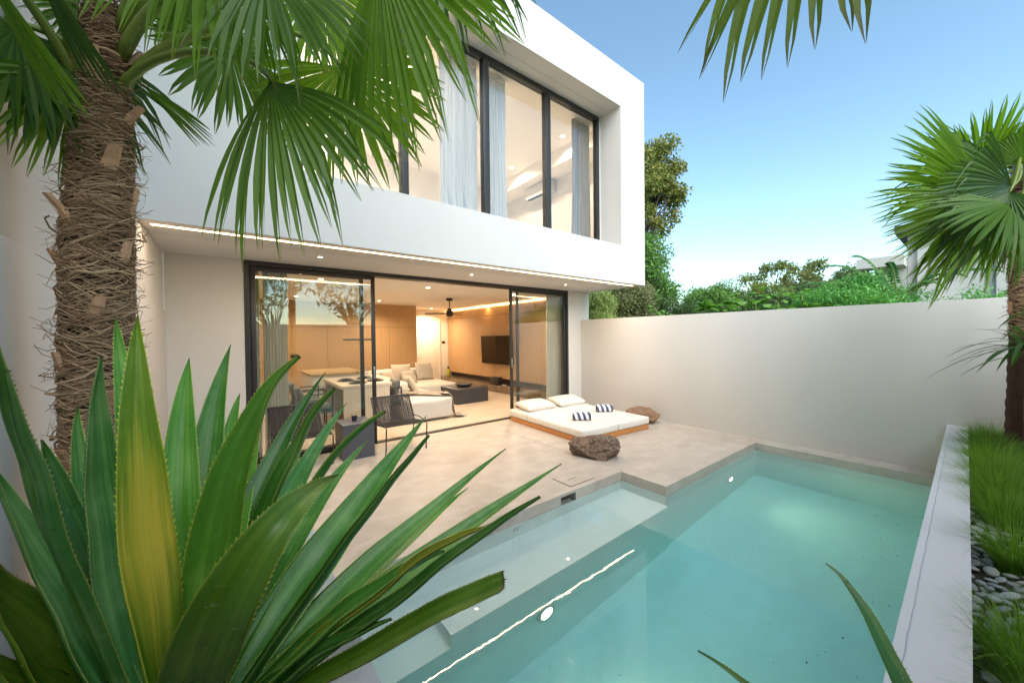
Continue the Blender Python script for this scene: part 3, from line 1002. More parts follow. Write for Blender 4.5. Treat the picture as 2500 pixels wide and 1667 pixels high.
for (x, y, h, lab) in ((1.97, 7.45, .20, 'stemmed wine glass left of the decanter on the dining table'), (2.10, 7.30, .26, 'tall clear glass decanter in the middle of the dining table'),
                       (2.28, 7.52, .19, 'stemmed wine glass right of the decanter on the dining table'), (2.04, 6.95, .14, 'short clear tumbler on the near end of the dining table')):
    sc = h / .2
    pr = [(.034, 0), (.034, .003), (.005, .008), (.004, .085), (.02, .10), (.036, .13), (.034, .17), (.028, .2), (.0265, .2), (.033, .17), (.034, .13), (.018, .103)]
    o = MB().lathe((x, y, .763), [(r * (1.25 if h > .25 else 1), z * sc) for r, z in pr], 20).build('wine_glass', M_GOBLET, None, True)
    tag(o, lab, 'glass', 'glassware on the dining table')
ki = thing('kitchen_island', 'low kitchen island with oak top behind the dining table', 'kitchen island', (1.8, 9.2, 0))
BX('cabinet', M_INT, ki, 1.36, 2.35, 8.46, 9.85, 0, .80)
BX('worktop', M_OAKTOP, ki, 1.32, 2.39, 8.42, 9.90, .801, .845, bevel=.002)

def dining_chair(loc, rz, label):
    t = thing('dining_chair', label, 'dining chair', loc, rz, 'metal framed dining chairs')
    def P(*a): return [Vector(q) for q in a]
    pw = parent_world(t)
    def T(mb): return xf(mb, pw)
    for sx in (-.27, .27):
        for sy in (-.26, .26):
            T(MB().box(sx - .011, sx + .011, sy - .011, sy + .011, 0, .64)).build('leg', M_BLACK, t)
        T(MB().box(sx - .011, sx + .011, -.249, .249, .62, .6395)).build('armrest', M_BLACK, t)
        T(MB().box(sx - .011, sx + .011, -.249, .249, .30, .32)).build('side_rail', M_BLACK, t)
    T(MB().box(-.259, .259, .249, .271, .62, .6395)).build('back_rail', M_BLACK, t)
    T(MB().box(-.259, .259, -.26, .26, .322, .34)).build('seat_frame', M_BLACK, t)
    T(soft_box(-.255, .255, -.25, .24, .342, .43, .03, 6)).build('seat', M_GREY, t, True)
    T(pillow_mesh(0, .21, .60, .50, .36, .11, 0, (1.35, 0), seed=4)).build('back_cushion', M_GREY, t, True)
dining_chair((1.16, 7.25, 0), math.pi / 2, 'dining armchair with slate cushion left of the table')
dining_chair((1.16, 7.98, 0), math.pi / 2, 'farther dining armchair left of the table')
dining_chair((2.36, 7.15, 0), -math.pi / 2, 'dark dining armchair right of the table beside the sofa')

# ------------------------------------------------------------------ terrace furniture
def rope_chair(loc, rz, label):
    t = thing('rope_chair', label, 'chair', loc, rz, 'black rope lounge chairs on the terrace')
    pw = parent_world(t)
    T = lambda mb: xf(mb, pw)
    # seat plane: front edge y=-.24 z=.38, back y=.20 z=.33 ; back rises to y=.46 z=.70
    w = .29
    for sx in (-1, 1):
        x = sx * w
        T(MB().tube([(x, -.20, 0), (x, -.235, .36), (x, -.225, .378), (x, -.20, .386), (x, .20, .345)], .0085, 8)).build('leg', M_BLACK, t, True)
        T(MB().tube([(x, .34, 0), (x, .26, .20), (x, .20, .345), (x, .235, .40), (x, .42, .70)], .0085, 8)).build('leg', M_BLACK, t, True)
        for yy in (-.20, .34):
            T(MB().lathe((x, yy, 0), [(.0005, 0), (.013, 0), (.013, .02), (.0086, .022)], 10)).build('foot_cap', M_BLACK, t)
        T(MB().tube([(x, -.17, .384), (x * 1.0, .02, .42), (x, .235, .41)], .007, 6)).build('side_brace', M_BLACK, t, True)
    T(MB().tube([(-w, -.20, .386), (w, -.20, .386)], .0085, 8)).build('seat_frame', M_BLACK, t, True)
    T(MB().tube([(-w, .20, .345), (w, .20, .345)], .0085, 8)).build('seat_frame', M_BLACK, t, True)
    T(MB().tube([(-w, .42, .70), (w, .42, .70)], .012, 8)).build('top_rail', M_BLACK, t, True)
    seat = MB(); back = MB()
    nr = 62
    for i in range(nr):
        x = -w + .012 + (2 * w - .024) * i / (nr - 1)
        j = random.uniform(-.0015, .0015)
        seat.tube([(x, -.20, .395), (x + j, 0, .368 + random.uniform(-.002, .002)), (x, .20, .354)], .0042, 4, False)
        back.tube([(x, .195, .345), (x + j * 2, .31, .53 + j), (x, .415, .705)], .0050, 4, False)
    T(seat).build('seat', M_ROPE, t)
    T(back).build('backrest', M_ROPE, t)
rope_chair((1.935, 5.11, 0), 0.0, 'black rope lounge chair right of the slate side table')
rope_chair((.71, 5.22, 0), 0.10, 'black rope lounge chair left of the slate side table behind the agave')
st = thing('side_table', 'slate grey cube side table between the two rope chairs', 'side table', (1.34, 5.25, 0))
BX('tabletop', M_SIDE, st, 1.14, 1.535, 5.03, 5.47, .445, .465, bevel=.002)
for a in ((1.14, 1.16, 5.03, 5.47), (1.515, 1.535, 5.03, 5.47), (1.1605, 1.5145, 5.03, 5.05), (1.1605, 1.5145, 5.45, 5.47)):
    BX('side_panel', M_SIDE, st, a[0], a[1], a[2], a[3], 0, .4445)
cr = MB()
N = 28
vs, fs = [], []
for r0, z0 in ((.0005, .001), (.030, .001), (.034, .03)):
    for k in range(N):
        a = 2 * math.pi * k / N
        vs.append((1.335 + r0 * math.cos(a), 5.24 + r0 * math.sin(a), .466 + z0))
for z0, amp, r0 in ((.060, .012, .040), (.060, .012, .036), (.012, 0, .028), (.010, 0, .0005)):
    for k in range(N):
        a = 2 * math.pi * k / N
        vs.append((1.335 + r0 * math.cos(a), 5.24 + r0 * math.sin(a), .466 + z0 + amp * (1 if k % 4 == 0 else (-.4 if k % 4 == 2 else .2))))
for i in range(6):
    for k in range(N):
        k2 = (k + 1) % N
        fs.append((i * N + k, i * N + k2, (i + 1) * N + k2, (i + 1) * N + k))
o = cr.add(vs, fs).build('ashtray', mat_flat('dark_pressed_glass', (.02, .025, .04), .15), None)
tag(o, 'small dark scalloped glass ashtray on the slate side table', 'ashtray')

db = thing('daybed', 'low teak daybed with two cream mattresses on the terrace', 'daybed', (4.9, 4.4, 0))
by0, by1, bx0, bx1 = 3.50, 5.40, 4.12, 5.66
sk = lambda m: m
DBM = Matrix.Translation((4.89, 4.45, 0)) @ Matrix.Rotation(rad(-4.0), 4, 'Z') @ Matrix.Translation((-4.89, -4.45, 0))
def D(mb): return xf(mb, DBM)
for a, mt in (((bx0, bx0 + .05, by0, by1), M_TEAK), ((bx1 - .05, bx1, by0, by1), M_TEAK), ((bx0 + .0505, bx1 - .0505, by0, by0 + .05), M_TEAKX), ((bx0 + .0505, bx1 - .0505, by1 - .05, by1), M_TEAKX)):
    D(MB().box(a[0], a[1], a[2], a[3], 0, .085)).build('base_board', mt, db, bevel=.003)
for k in range(9):
    y = by0 + .12 + k * .2
    D(MB().box(bx0 + .0505, bx1 - .0505, y, y + .12, .055, .075)).build('slat', M_TEAKX, db)
xm = (bx0 + bx1) / 2
for (a, b) in ((bx0 - .015, xm - .006), (xm + .006, bx1 + .012)):
    D(soft_box(a, b, by0 - .012, 4.865, .088, .205, .022, 12, .008, a)).build('mattress', M_CUSH, db, True)
    D(soft_box(a, b, 4.875, by1 + .03, .088, .215, .022, 12, .010, b)).build('head_cushion', M_CUSH, db, True)
def bedpillow(cx, cy, cz, rz, tx, label, seed):
    o = pillow_mesh(cx, cy, cz, .70, .44, .15, rz, (tx, 0), n=22, seed=seed).build('pillow', M_CUSH, None, True)
    tag(o, label, 'pillow', 'cream pillows on the daybed')
bedpillow(4.56, 5.16, .295, -.02, .16, 'cream pillow on the left half of the daybed', 5)
bedpillow(5.33, 5.10, .295, -.06, .16, 'cream pillow on the right half of the daybed beside the garden wall', 9)

mt_ = NT('striped_towel')
tcc = mt_.n('ShaderNodeTexCoord')
sep = mt_.n('ShaderNodeSeparateXYZ')
mt_.link(tcc.outputs['UV'], sep.inputs[0])
s_ = mt_.math('ADD', mt_.math('MULTIPLY', sep.outputs[0], 3.1), mt_.math('MULTIPLY', sep.outputs[1], 2.6))
fr_ = mt_.math('FRACT', s_)
stp = mt_.ramp(fr_, [(.0, (.045, .055, .11)), (.495, (.045, .055, .11)), (.505, (.72, .73, .76)), (1.0, (.72, .73, .76))], 'CONSTANT')
fz = mt_.noise(220, 3, .7, mt_.coord())
mt_.bsdf(stp, .95, mt_.bump(fz, .5, .006), Sheen_Weight=.4)
M_TOWEL = mt_.m
def towel(cx, cy, rz, label, seed):
    L, r = .27, .068
    vs, fs, uvs = [], [], []
    na, nl, turns = 84, 16, 2.0
    # spiral roll, outer wrap first
    for i in range(nl + 1):
        x = -L / 2 + L * i / nl
        for k in range(na + 1):
            t = k / na
            a = -t * turns * 2 * math.pi - 1.9
            rr = r * (1 - .36 * t) + .0025 * mnoise.noise(Vector((x * 18, a * .8, seed)))
            sq = 1 - .10 * max(0, -math.sin(a))
            tel = .010 * (1 - t) * (1 if i == nl else 0) - .010 * (1 - t) * (1 if i == 0 else 0)
            vs.append((x + tel, rr * math.cos(a) * 1.06, r * .92 + rr * math.sin(a) * sq))
    for i in range(nl):
        for k in range(na):
            b = i * (na + 1) + k
            fs.append((b, b + 1, b + na + 2, b + na + 1))
            uvs.append([(i / nl, k / na), (i / nl, (k + 1) / na), ((i + 1) / nl, (k + 1) / na), ((i + 1) / nl, k / na)])
    m = Matrix.Translation((cx, cy, .214)) @ Matrix.Rotation(rz, 4, 'Z')
    o = xf(MB().add(vs, fs, uvs), m).build('rolled_towel', M_TOWEL, None, True)
    o.modifiers.new('thickness', 'SOLIDIFY').thickness = .005
    tag(o, label, 'towel', 'rolled striped towels on the daybed')
towel(4.53, 4.00, -.68, 'rolled navy and white striped towel on the left mattress', 1)
towel(5.33, 4.17, -.62, 'rolled navy and white striped towel on the right mattress', 8)

def mat_rock(name, a, b, c):
    t = NT(name)
    v = t.coord()
    n1 = t.noise(5, 8, .7, v, .6)
    n2 = t.noise(28, 6, .7, v)
    vo = t.n('ShaderNodeTexVoronoi'); vo.inputs['Scale'].default_value = 9; t.link(v, vo.inputs['Vector'])
    col = t.mix(t.ramp(n1, [(.38, (0, 0, 0)), (.62, (1, 1, 1))]), a, b)
    col = t.mix(t.ramp(n2, [(.45, (0, 0, 0)), (.65, (.8, .8, .8))]), col, c)
    h = t.math('ADD', t.math('MULTIPLY', n1, 1.2), t.math('ADD', t.math('MULTIPLY', n2, .5), t.math('MULTIPLY', vo.outputs['Distance'], .2)))
    t.bsdf(col, .85, t.bump(h, .6, .025))
    return t.m
def rock(c, size, rz, mat, seed, label, cuts=16):
    bm = bmesh.new()
    bmesh.ops.create_icosphere(bm, subdivisions=5, radius=1)
    rn = random.Random(seed)
    planes = []
    for _ in range(cuts):
        d = Vector((rn.gauss(0, 1), rn.gauss(0, 1), rn.gauss(0, .8))).normalized()
        planes.append((d, rn.uniform(.50, .86)))
    off = Vector((seed * 3.1, seed, 0))
    for v in bm.verts:
        p = v.co.copy()
        for d, h in planes:
            e = p.dot(d) - h
            if e > 0: p -= d * e * .88
        n1 = mnoise.fractal(p * 1.3 + off, 1.0, 2.0, 5)
        rg = 1 - abs(mnoise.noise(p * 2.6 + off * 2))
        n3 = mnoise.fractal(p * 7 + off, .9, 2.0, 4)
        p = p * (1 + .17 * n1 + .10 * (rg - .75) + .022 * n3)
        v.co = p
    mx = max(abs(v.co.x) for v in bm.verts); my = max(abs(v.co.y) for v in bm.verts)
    zmax = max(v.co.z for v in bm.verts); zmin = min(v.co.z for v in bm.verts)
    R = Matrix.Rotation(rz, 3, 'Z')
    for v in bm.verts:
        z = (v.co.z - zmin) / (zmax - zmin) * size[2] * 1.16 - size[2] * .16
        v.co = R @ Vector((v.co.x / mx * size[0], v.co.y / my * size[1], 0)) + Vector((c[0], c[1], c[2] + max(z, 0.0005)))
    me = bpy.data.meshes.new('boulder'); bm.to_mesh(me); bm.free()
    me.materials.append(mat)
    me.polygons.foreach_set('use_smooth', [True] * len(me.polygons))
    o = bpy.data.objects.new('boulder', me); COL.objects.link(o)
    return tag(o, label, 'boulder')
rock((3.79, 3.11, 0), (.355, .185, .31), -.95, mat_rock('basalt', (.06, .038, .026), (.19, .12, .08), (.28, .205, .15)), 3, 'dark brown rough boulder at the near corner of the daybed')
rock((5.90, 3.78, 0), (.33, .20, .29), -.62, mat_rock('sandstone', (.13, .070, .038), (.21, .12, .068), (.28, .18, .11)), 12, 'reddish brown boulder between daybed and garden wall')
rock((-.27, 5.12, 0), (.20, .16, .24), .3, mat_rock('pale_sandstone', (.42, .32, .22), (.55, .43, .31), (.62, .5, .38)), 21, 'pale boulder in the left corner of the terrace behind the agave')

# ------------------------------------------------------------------ plants: data and builders
AGAVE_LEAVES = [[[-0.223, 0.735, 1.605], [-0.263, 0.972, 1.355], 0.048, "g", 0, 0.3],
 [[-0.226, 0.767, 1.563], [-0.243, 0.971, 1.282], 0.044, "b", 0, 0.2],
 [[-0.32, 1.233, 1.389], [-0.277, 1.214, 1.204], 0.063, "d", 0, 0.25],
 [[-0.205, 1.095, 1.568], [-0.22, 1.142, 1.233], 0.098, "b", 0, 0.3],
 [[-0.234, 1.397, 1.661], [-0.194, 1.277, 1.356], 0.067, "l", 0, 0.25],
 [[-0.143, 1.039, 1.651], [-0.132, 0.933, 1.309], 0.097, "y", 0, 0.5],
 [[-0.197, 1.635, 1.45], [-0.171, 1.406, 1.239], 0.046, "l", 0, 0],
 [[-0.099, 1.542, 1.541], [-0.113, 1.351, 1.265], 0.098, "l", 0, 0.3],
 [[0.006, 1.584, 1.58], [-0.063, 1.379, 1.246], 0.105, "g", 0, 0.25],
 [[0.032, 1.772, 1.388], [-0.018, 1.46, 1.214], 0.065, "l", 0, 0.25],
 [[0.105, 0.786, 1.566], [-0.009, 0.939, 1.325], 0.099, "l", 0, 0.65],
 [[0.318, 1.684, 1.456], [0.059, 1.471, 1.093], 0.098, "d", 0, 0.25],
 [[0.167, 0.801, 1.498], [0.063, 0.921, 1.276], 0.073, "g", 0, 0.5],
 [[0.445, 1.874, 1.286], [0.172, 1.543, 1.054], 0.097, "b", 0, 0.25],
 [[0.271, 1.924, 1.148], [0.13, 1.53, 1.023], 0.074, "l", 0, 0.25],
 [[0.258, 0.768, 1.444], [0.109, 0.906, 1.249], 0.064, "g", 0, 0.25],
 [[0.185, 0.864, 1.298], [-0.008, 0.633, 1.271], 0.101, "o", 0, 0.8],
 [[0.767, 1.682, 1.209], [0.34, 1.443, 0.928], 0.148, "g", 0, 0.35],
 [[0.332, 0.718, 1.391], [0.209, 0.832, 1.185], 0.054, "d", 0, 0.25],
 [[1.001, 1.343, 1.08], [0.418, 1.295, 0.844], 0.103, "g", 0, 0.25],
 [[1.122, 1.105, 1.047], [0.49, 1.161, 0.842], 0.103, "g", 0, 0.25],
 [[0.453, 0.503, 1.3], [0.287, 0.704, 1.1], 0.052, "d", 0, 0.25],
 [[0.41, 0.607, 1.213], [0.263, 0.762, 1.098], 0.044, "y2", 0, 0.25],
 [[0.347, 0.685, 1.153], [0.193, 0.832, 1.025], 0.076, "g", 0, 0.25],
 [[0.406, 0.56, 1.124], [0.254, 0.74, 0.986], 0.063, "o", 1, 0.35],
 [[-0.322, 1.018, 1.4], [-0.27, 1.088, 1.126], 0.095, "b", 0, 0.3],
 [[-0.325, 0.958, 1.302], [-0.305, 1.081, 1.064], 0.145, "o", 0, 0.3],
 [[0.839, 1.699, 0.691], [0.371, 1.46, 0.676], 0.095, "g", 0, 0.25],
 [[0.247, 0.72, 1.038], [0.085, 0.891, 0.902], 0.07, "d", 0, 0.25],
 [[0.031, 1.777, 0.705], [-0.099, 1.522, 0.634], 0.118, "b", 0, 0.25],
 [[-0.215, 1.577, 1.106], [-0.194, 1.38, 0.874], 0.134, "d", 0, 0.25],
 [[0.534, 1.847, 1.096], [0.217, 1.531, 0.94], 0.092, "g", 0, 0.25],
 [[0.105, 1.88, 1.317], [0.032, 1.511, 1.146], 0.086, "l", 0, 0.25],
 [[0.936, 1.578, 0.839], [0.444, 1.378, 0.763], 0.093, "l", 0, 0.3],
 [[-0.309, 1.428, 1.434], [-0.278, 1.326, 1.181], 0.064, "g", 0, 0.25],
 [[-0.349, 1.481, 1.12], [-0.262, 1.324, 0.886], 0.102, "g", 0, 0.25],
 [[-0.109, 1.777, 0.875], [-0.125, 1.482, 0.741], 0.113, "d", 0, 0.25],
 [[-0.336, 0.936, 1.153], [-0.283, 1.047, 0.962], 0.113, "o", 0, 0.25]]
LEFT_FANS = [
[[-0.299, 1.922, 2.5], [0.132, 1.536, 2.501], [0.101, -0.426, -0.899], [-0.711, -0.663, 0.234], 0.538, 104, 0.16, 28, "m", 0.12],
[[-0.296, 1.926, 2.62], [0.118, 1.426, 2.788], [-0.044, -0.399, -0.916], [-0.311, -0.866, 0.392], 0.366, 165, 0.2, 36, "m", 0.12],
[[-0.292, 1.935, 2.62], [0.431, 1.274, 2.925], [0.312, -0.411, -0.857], [-0.886, -0.451, -0.107], 0.585, 150, 0.12, 40, "l", 0.12],
[[-0.29, 1.955, 2.55], [0.376, 1.566, 2.674], [0.479, -0.241, -0.844], [-0.444, -0.896, 0.004], 0.429, 250, 0.08, 44, "l", 0.12],
[[-0.296, 1.974, 2.52], [0.026, 2.057, 2.878], [-0.153, 0.019, -0.988], [0.33, -0.941, -0.07], 0.316, 300, 0.1, 40, "m", 0.12],
[[-0.291, 1.96, 2.46], [-0.247, 1.984, 2.583], [0.802, 0.143, -0.58], [-0.575, -0.079, -0.814], 0.244, 70, 0.12, 14, "m", 0.12],
[[-0.332, 1.999, 2.5], [-0.462, 1.962, 2.614], [-0.029, -0.428, -0.903], [0.19, -0.89, 0.415], 0.381, 240, 0.2, 40, "d", 0.12],
[[-0.351, 1.999, 2.46], [-0.403, 1.914, 2.501], [-0.173, -0.093, -0.981], [0.603, -0.797, -0.031], 0.304, 130, 0.2, 26, "l", 0.12],
[[-0.361, 1.995, 2.58], [-0.51, 1.873, 2.586], [-0.173, -0.301, -0.938], [0.292, -0.925, 0.243], 0.304, 220, 0.2, 36, "m", 0.12],
[[-0.332, 1.999, 2.66], [-0.397, 1.952, 2.767], [-0.786, -0.458, -0.416], [0.455, -0.883, 0.113], 0.155, 260, 0.1, 40, "m", 0.12],
[[-0.39, 1.947, 2.45], [-0.502, 1.614, 2.619], [0.332, 0.279, -0.901], [-0.836, -0.354, -0.418], 0.388, 40, 0.02, 9, "l", 0.02],
[[-0.389, 1.942, 2.47], [-0.421, 1.616, 2.716], [0.254, 0.482, -0.838], [-0.796, -0.388, -0.464], 0.364, 34, 0.02, 7, "d", 0.02],
[[-0.291, 1.94, 2.7], [-0.137, 2.356, 3.288], [-0.183, 0.323, -0.928], [-0.241, -0.93, -0.277], 0.318, 280, 0.1, 40, "m", 0.12],
[[-0.29, 1.95, 2.75], [0.344, 1.79, 3.155], [0.187, -0.008, -0.982], [0.007, -1.0, 0.01], 0.404, 200, 0.1, 40, "l", 0.12],
[[-0.294, 1.931, 2.72], [-0.033, 1.444, 2.87], [-0.174, -0.185, -0.967], [-0.1, -0.974, 0.204], 0.42, 120, 0.2, 26, "l", 0.12],
[[-0.292, 1.935, 2.7], [0.641, 1.307, 3.239], [0.29, -0.366, -0.884], [-0.604, -0.787, 0.127], 0.515, 120, 0.15, 30, "d", 0.12]]
RIGHT_FANS = [
[[5.68, -0.19, 3.0], [5.101, -0.015, 2.738], [-0.892, 0.442, -0.096], [-0.441, -0.897, -0.037], 1.019, 130, 0.03, 44, "l", 0.12],
[[5.687, -0.183, 3.05], [5.389, 0.019, 2.997], [-0.838, 0.494, 0.23], [-0.417, -0.31, -0.854], 0.783, 150, 0.05, 44, "l", 0.12],
[[5.673, -0.203, 2.95], [4.834, -0.065, 2.566], [-0.783, 0.408, -0.469], [-0.597, -0.281, 0.751], 0.664, 120, 0.12, 38, "l", 0.12],
[[5.691, -0.18, 3.15], [5.369, -0.092, 3.025], [-0.576, 0.461, 0.675], [-0.769, -0.024, -0.639], 0.458, 130, 0.08, 40, "l", 0.12],
[[5.699, -0.175, 3.2], [5.194, -0.21, 2.967], [-0.353, 0.292, 0.889], [-0.929, 0.002, -0.37], 0.324, 120, 0.05, 36, "l", 0.12],
[[5.672, -0.233, 2.9], [4.597, -0.135, 2.528], [-0.915, 0.339, -0.216], [-0.395, -0.654, 0.646], 0.689, 110, 0.08, 36, "m", 0.12],
[[5.719, -0.17, 3.0], [5.802, -0.055, 2.688], [-0.75, 0.577, -0.322], [-0.658, -0.697, 0.285], 0.709, 120, 0.08, 38, "l", 0.12],
[[5.761, -0.192, 3.1], [6.307, -0.567, 3.067], [0.789, -0.614, -0.011], [-0.514, -0.65, -0.56], 0.458, 200, 0.15, 40, "m", 0.12],
[[5.705, -0.268, 3.2], [4.636, -0.291, 2.579], [-0.335, -0.194, -0.922], [-0.902, 0.349, 0.254], 0.581, 200, 0.25, 40, "m", 0.12],
[[5.738, -0.173, 3.3], [6.247, -0.389, 3.271], [0.451, -0.105, 0.886], [-0.892, -0.014, 0.453], 0.555, 180, 0.1, 36, "l", 0.12],
[[5.671, -0.208, 3.0], [4.672, -0.127, 2.638], [-0.69, 0.221, -0.689], [-0.696, 0.056, 0.716], 0.63, 120, 0.15, 36, "d", 0.12],
[[5.691, -0.18, 3.1], [5.142, -0.109, 2.855], [-0.862, 0.506, -0.001], [-0.501, -0.853, 0.148], 0.771, 120, 0.05, 40, "m", 0.12],
[[5.68, -0.19, 3.05], [4.94, -0.144, 2.744], [-0.871, 0.377, -0.313], [-0.315, -0.92, -0.231], 0.862, 110, 0.06, 38, "d", 0.12]]
OVERHEAD_FANS = [
[[1.42, -0.5, 3.35], [1.905, 0.396, 3.622], [-0.021, -0.077, -0.997], [-0.998, -0.056, 0.025], 0.86, 116, 0.012, 24, "o", 0.05],
[[1.42, -0.5, 3.4], [2.2, -0.9, 3.75], [0.943, -0.314, 0.105], [-0.099, 0.033, 0.994], 0.75, 200, 0.2, 38, "m", 0.12],
[[1.4, -0.52, 3.4], [0.7, -0.9, 3.75], [-0.848, -0.53, 0.0], [0.0, 0.0, 1.0], 0.75, 200, 0.2, 38, "m", 0.12],
[[1.4, -0.55, 3.35], [1.5, -1.3, 3.6], [0.098, -0.976, -0.195], [0.019, -0.194, 0.981], 0.75, 200, 0.2, 38, "m", 0.12],
[[1.4, -0.5, 3.5], [1.1, -0.7, 4.2], [-0.276, -0.276, 0.921], [0.651, 0.651, 0.391], 0.75, 200, 0.2, 38, "m", 0.12]]

LEAFSET = {
    'd': mat_leaf('palm_leaf_dark', [(.028, .074, .012), (.042, .105, .015), (.065, .145, .020)], .34, .38, .5, .5, (.93, 1.0, (.20, .15, .05))),
    'm': mat_leaf('palm_leaf_mid', [(.048, .120, .010), (.072, .165, .013), (.105, .215, .018)], .40, .40, .45, .5, (.93, 1.0, (.24, .18, .05))),
    'l': mat_leaf('palm_leaf_bright', [(.080, .185, .010), (.120, .250, .012), (.165, .31, .016)], .46, .40, .45, .5, (.94, 1.0, (.26, .20, .05))),
    'o': mat_leaf('palm_leaf_olive', [(.085, .135, .014), (.115, .175, .016), (.14, .21, .022)], .4, .40, .4, .5, (.82, .98, (.10, .06, .05))),
}
M_PETIOLE = mat_flat('palm_petiole', (.17, .22, .035), .42, .3, 5)
M_FIBRE = mat_leaf('palm_fibre_strands', [(.12, .060, .032), (.24, .135, .075), (.50, .34, .21)], .05, .85, .2)
M_TRUNK = mat_flat('palm_trunk_core', (.055, .028, .016), .95, .5, 22, .8)
M_STUB = mat_wood('cut_leaf_base', (.46, .23, .12), (.68, .42, .26), 'z', .7)

def fan_mesh(A, N, R, spread, droop, n, seed):
    """pleated palm fan; returns verts, faces, uvs relative to the hub"""
    rn = random.Random(seed)
    A = Vector(A).normalized(); N = Vector(N).normalized(); S = N.cross(A).normalized()
    n = max(6, int(n * .74)); spr = rad(spread); dth = spr / n
    vs, fs, uvs = [], [], []
    ns = 9
    tint = rn.random()
    for i in range(n):
        th = -spr / 2 + dth * (i + .5)
        d = A * math.cos(th) + S * math.sin(th)
        c = N.cross(d).normalized()
        edge = abs(th) / math.pi
        L = R * (1.0 - .30 * edge ** 1.5) * rn.uniform(.93, 1.05)
        fuse = rn.uniform(.56, .68)
        wfuse = 2 * math.tan(dth / 2) * L * fuse * .5
        wmax = wfuse
        dr = droop * rn.uniform(.7, 1.5)
        tw = rn.uniform(-.25, .25)
        sway = rn.uniform(-.04, .04)
        br = rn.random() < .12
        prev = None
        for half in (-1, 1):
            base = len(vs)
            for j in range(ns + 1):
                s = j / ns
                if s < fuse:
                    w = math.tan(dth / 2) * L * s * 1.02
                    w = min(w, wmax * 1.25)
                else:
                    q = (s - fuse) / (1 - fuse)
                    w = wmax * (1 - q ** 1.9) ** .9
                w = max(w, .0012)
                p = d * (L * s)
                p = p - N * (.10 * L * s * s)
                q = max(0, s - .30)
                p = p + Vector((0, 0, -1)) * (dr * L * (q * q) * 1.9)
                p = p + c * (sway * L * s * s)
                if br and s > .7:
                    p = p + Vector((0, 0, -1)) * (s - .7) * L * .8 - d * (s - .7) * L * .4
                cc = (c * math.cos(tw * s) + N * math.sin(tw * s))
                fold = .30 * w
                split = 0.0
                if s > .86:
                    split = w * (.25 + (s - .86) * 3.5)
                inner = p + cc * half * split - N * fold
                outer = p + cc * half * (w + split * .8) + N * fold
                vs.append(inner); vs.append(outer)
            for j in range(ns):
                b = base + j * 2
                q = (b, b + 1, b + 3, b + 2) if half == 1 else (b, b + 2, b + 3, b + 1)
                u0, u1 = .5, (.5 + half * .5)
                v0, v1 = j / ns, (j + 1) / ns
                uv = [(u0, v0), (u1, v0), (u1, v1), (u0, v1)] if half == 1 else [(u0, v0), (u0, v1), (u1, v1), (u1, v0)]
                fs.append(q); uvs.append([(a + i * .37, b_) for a, b_ in uv])
    return vs, fs, uvs

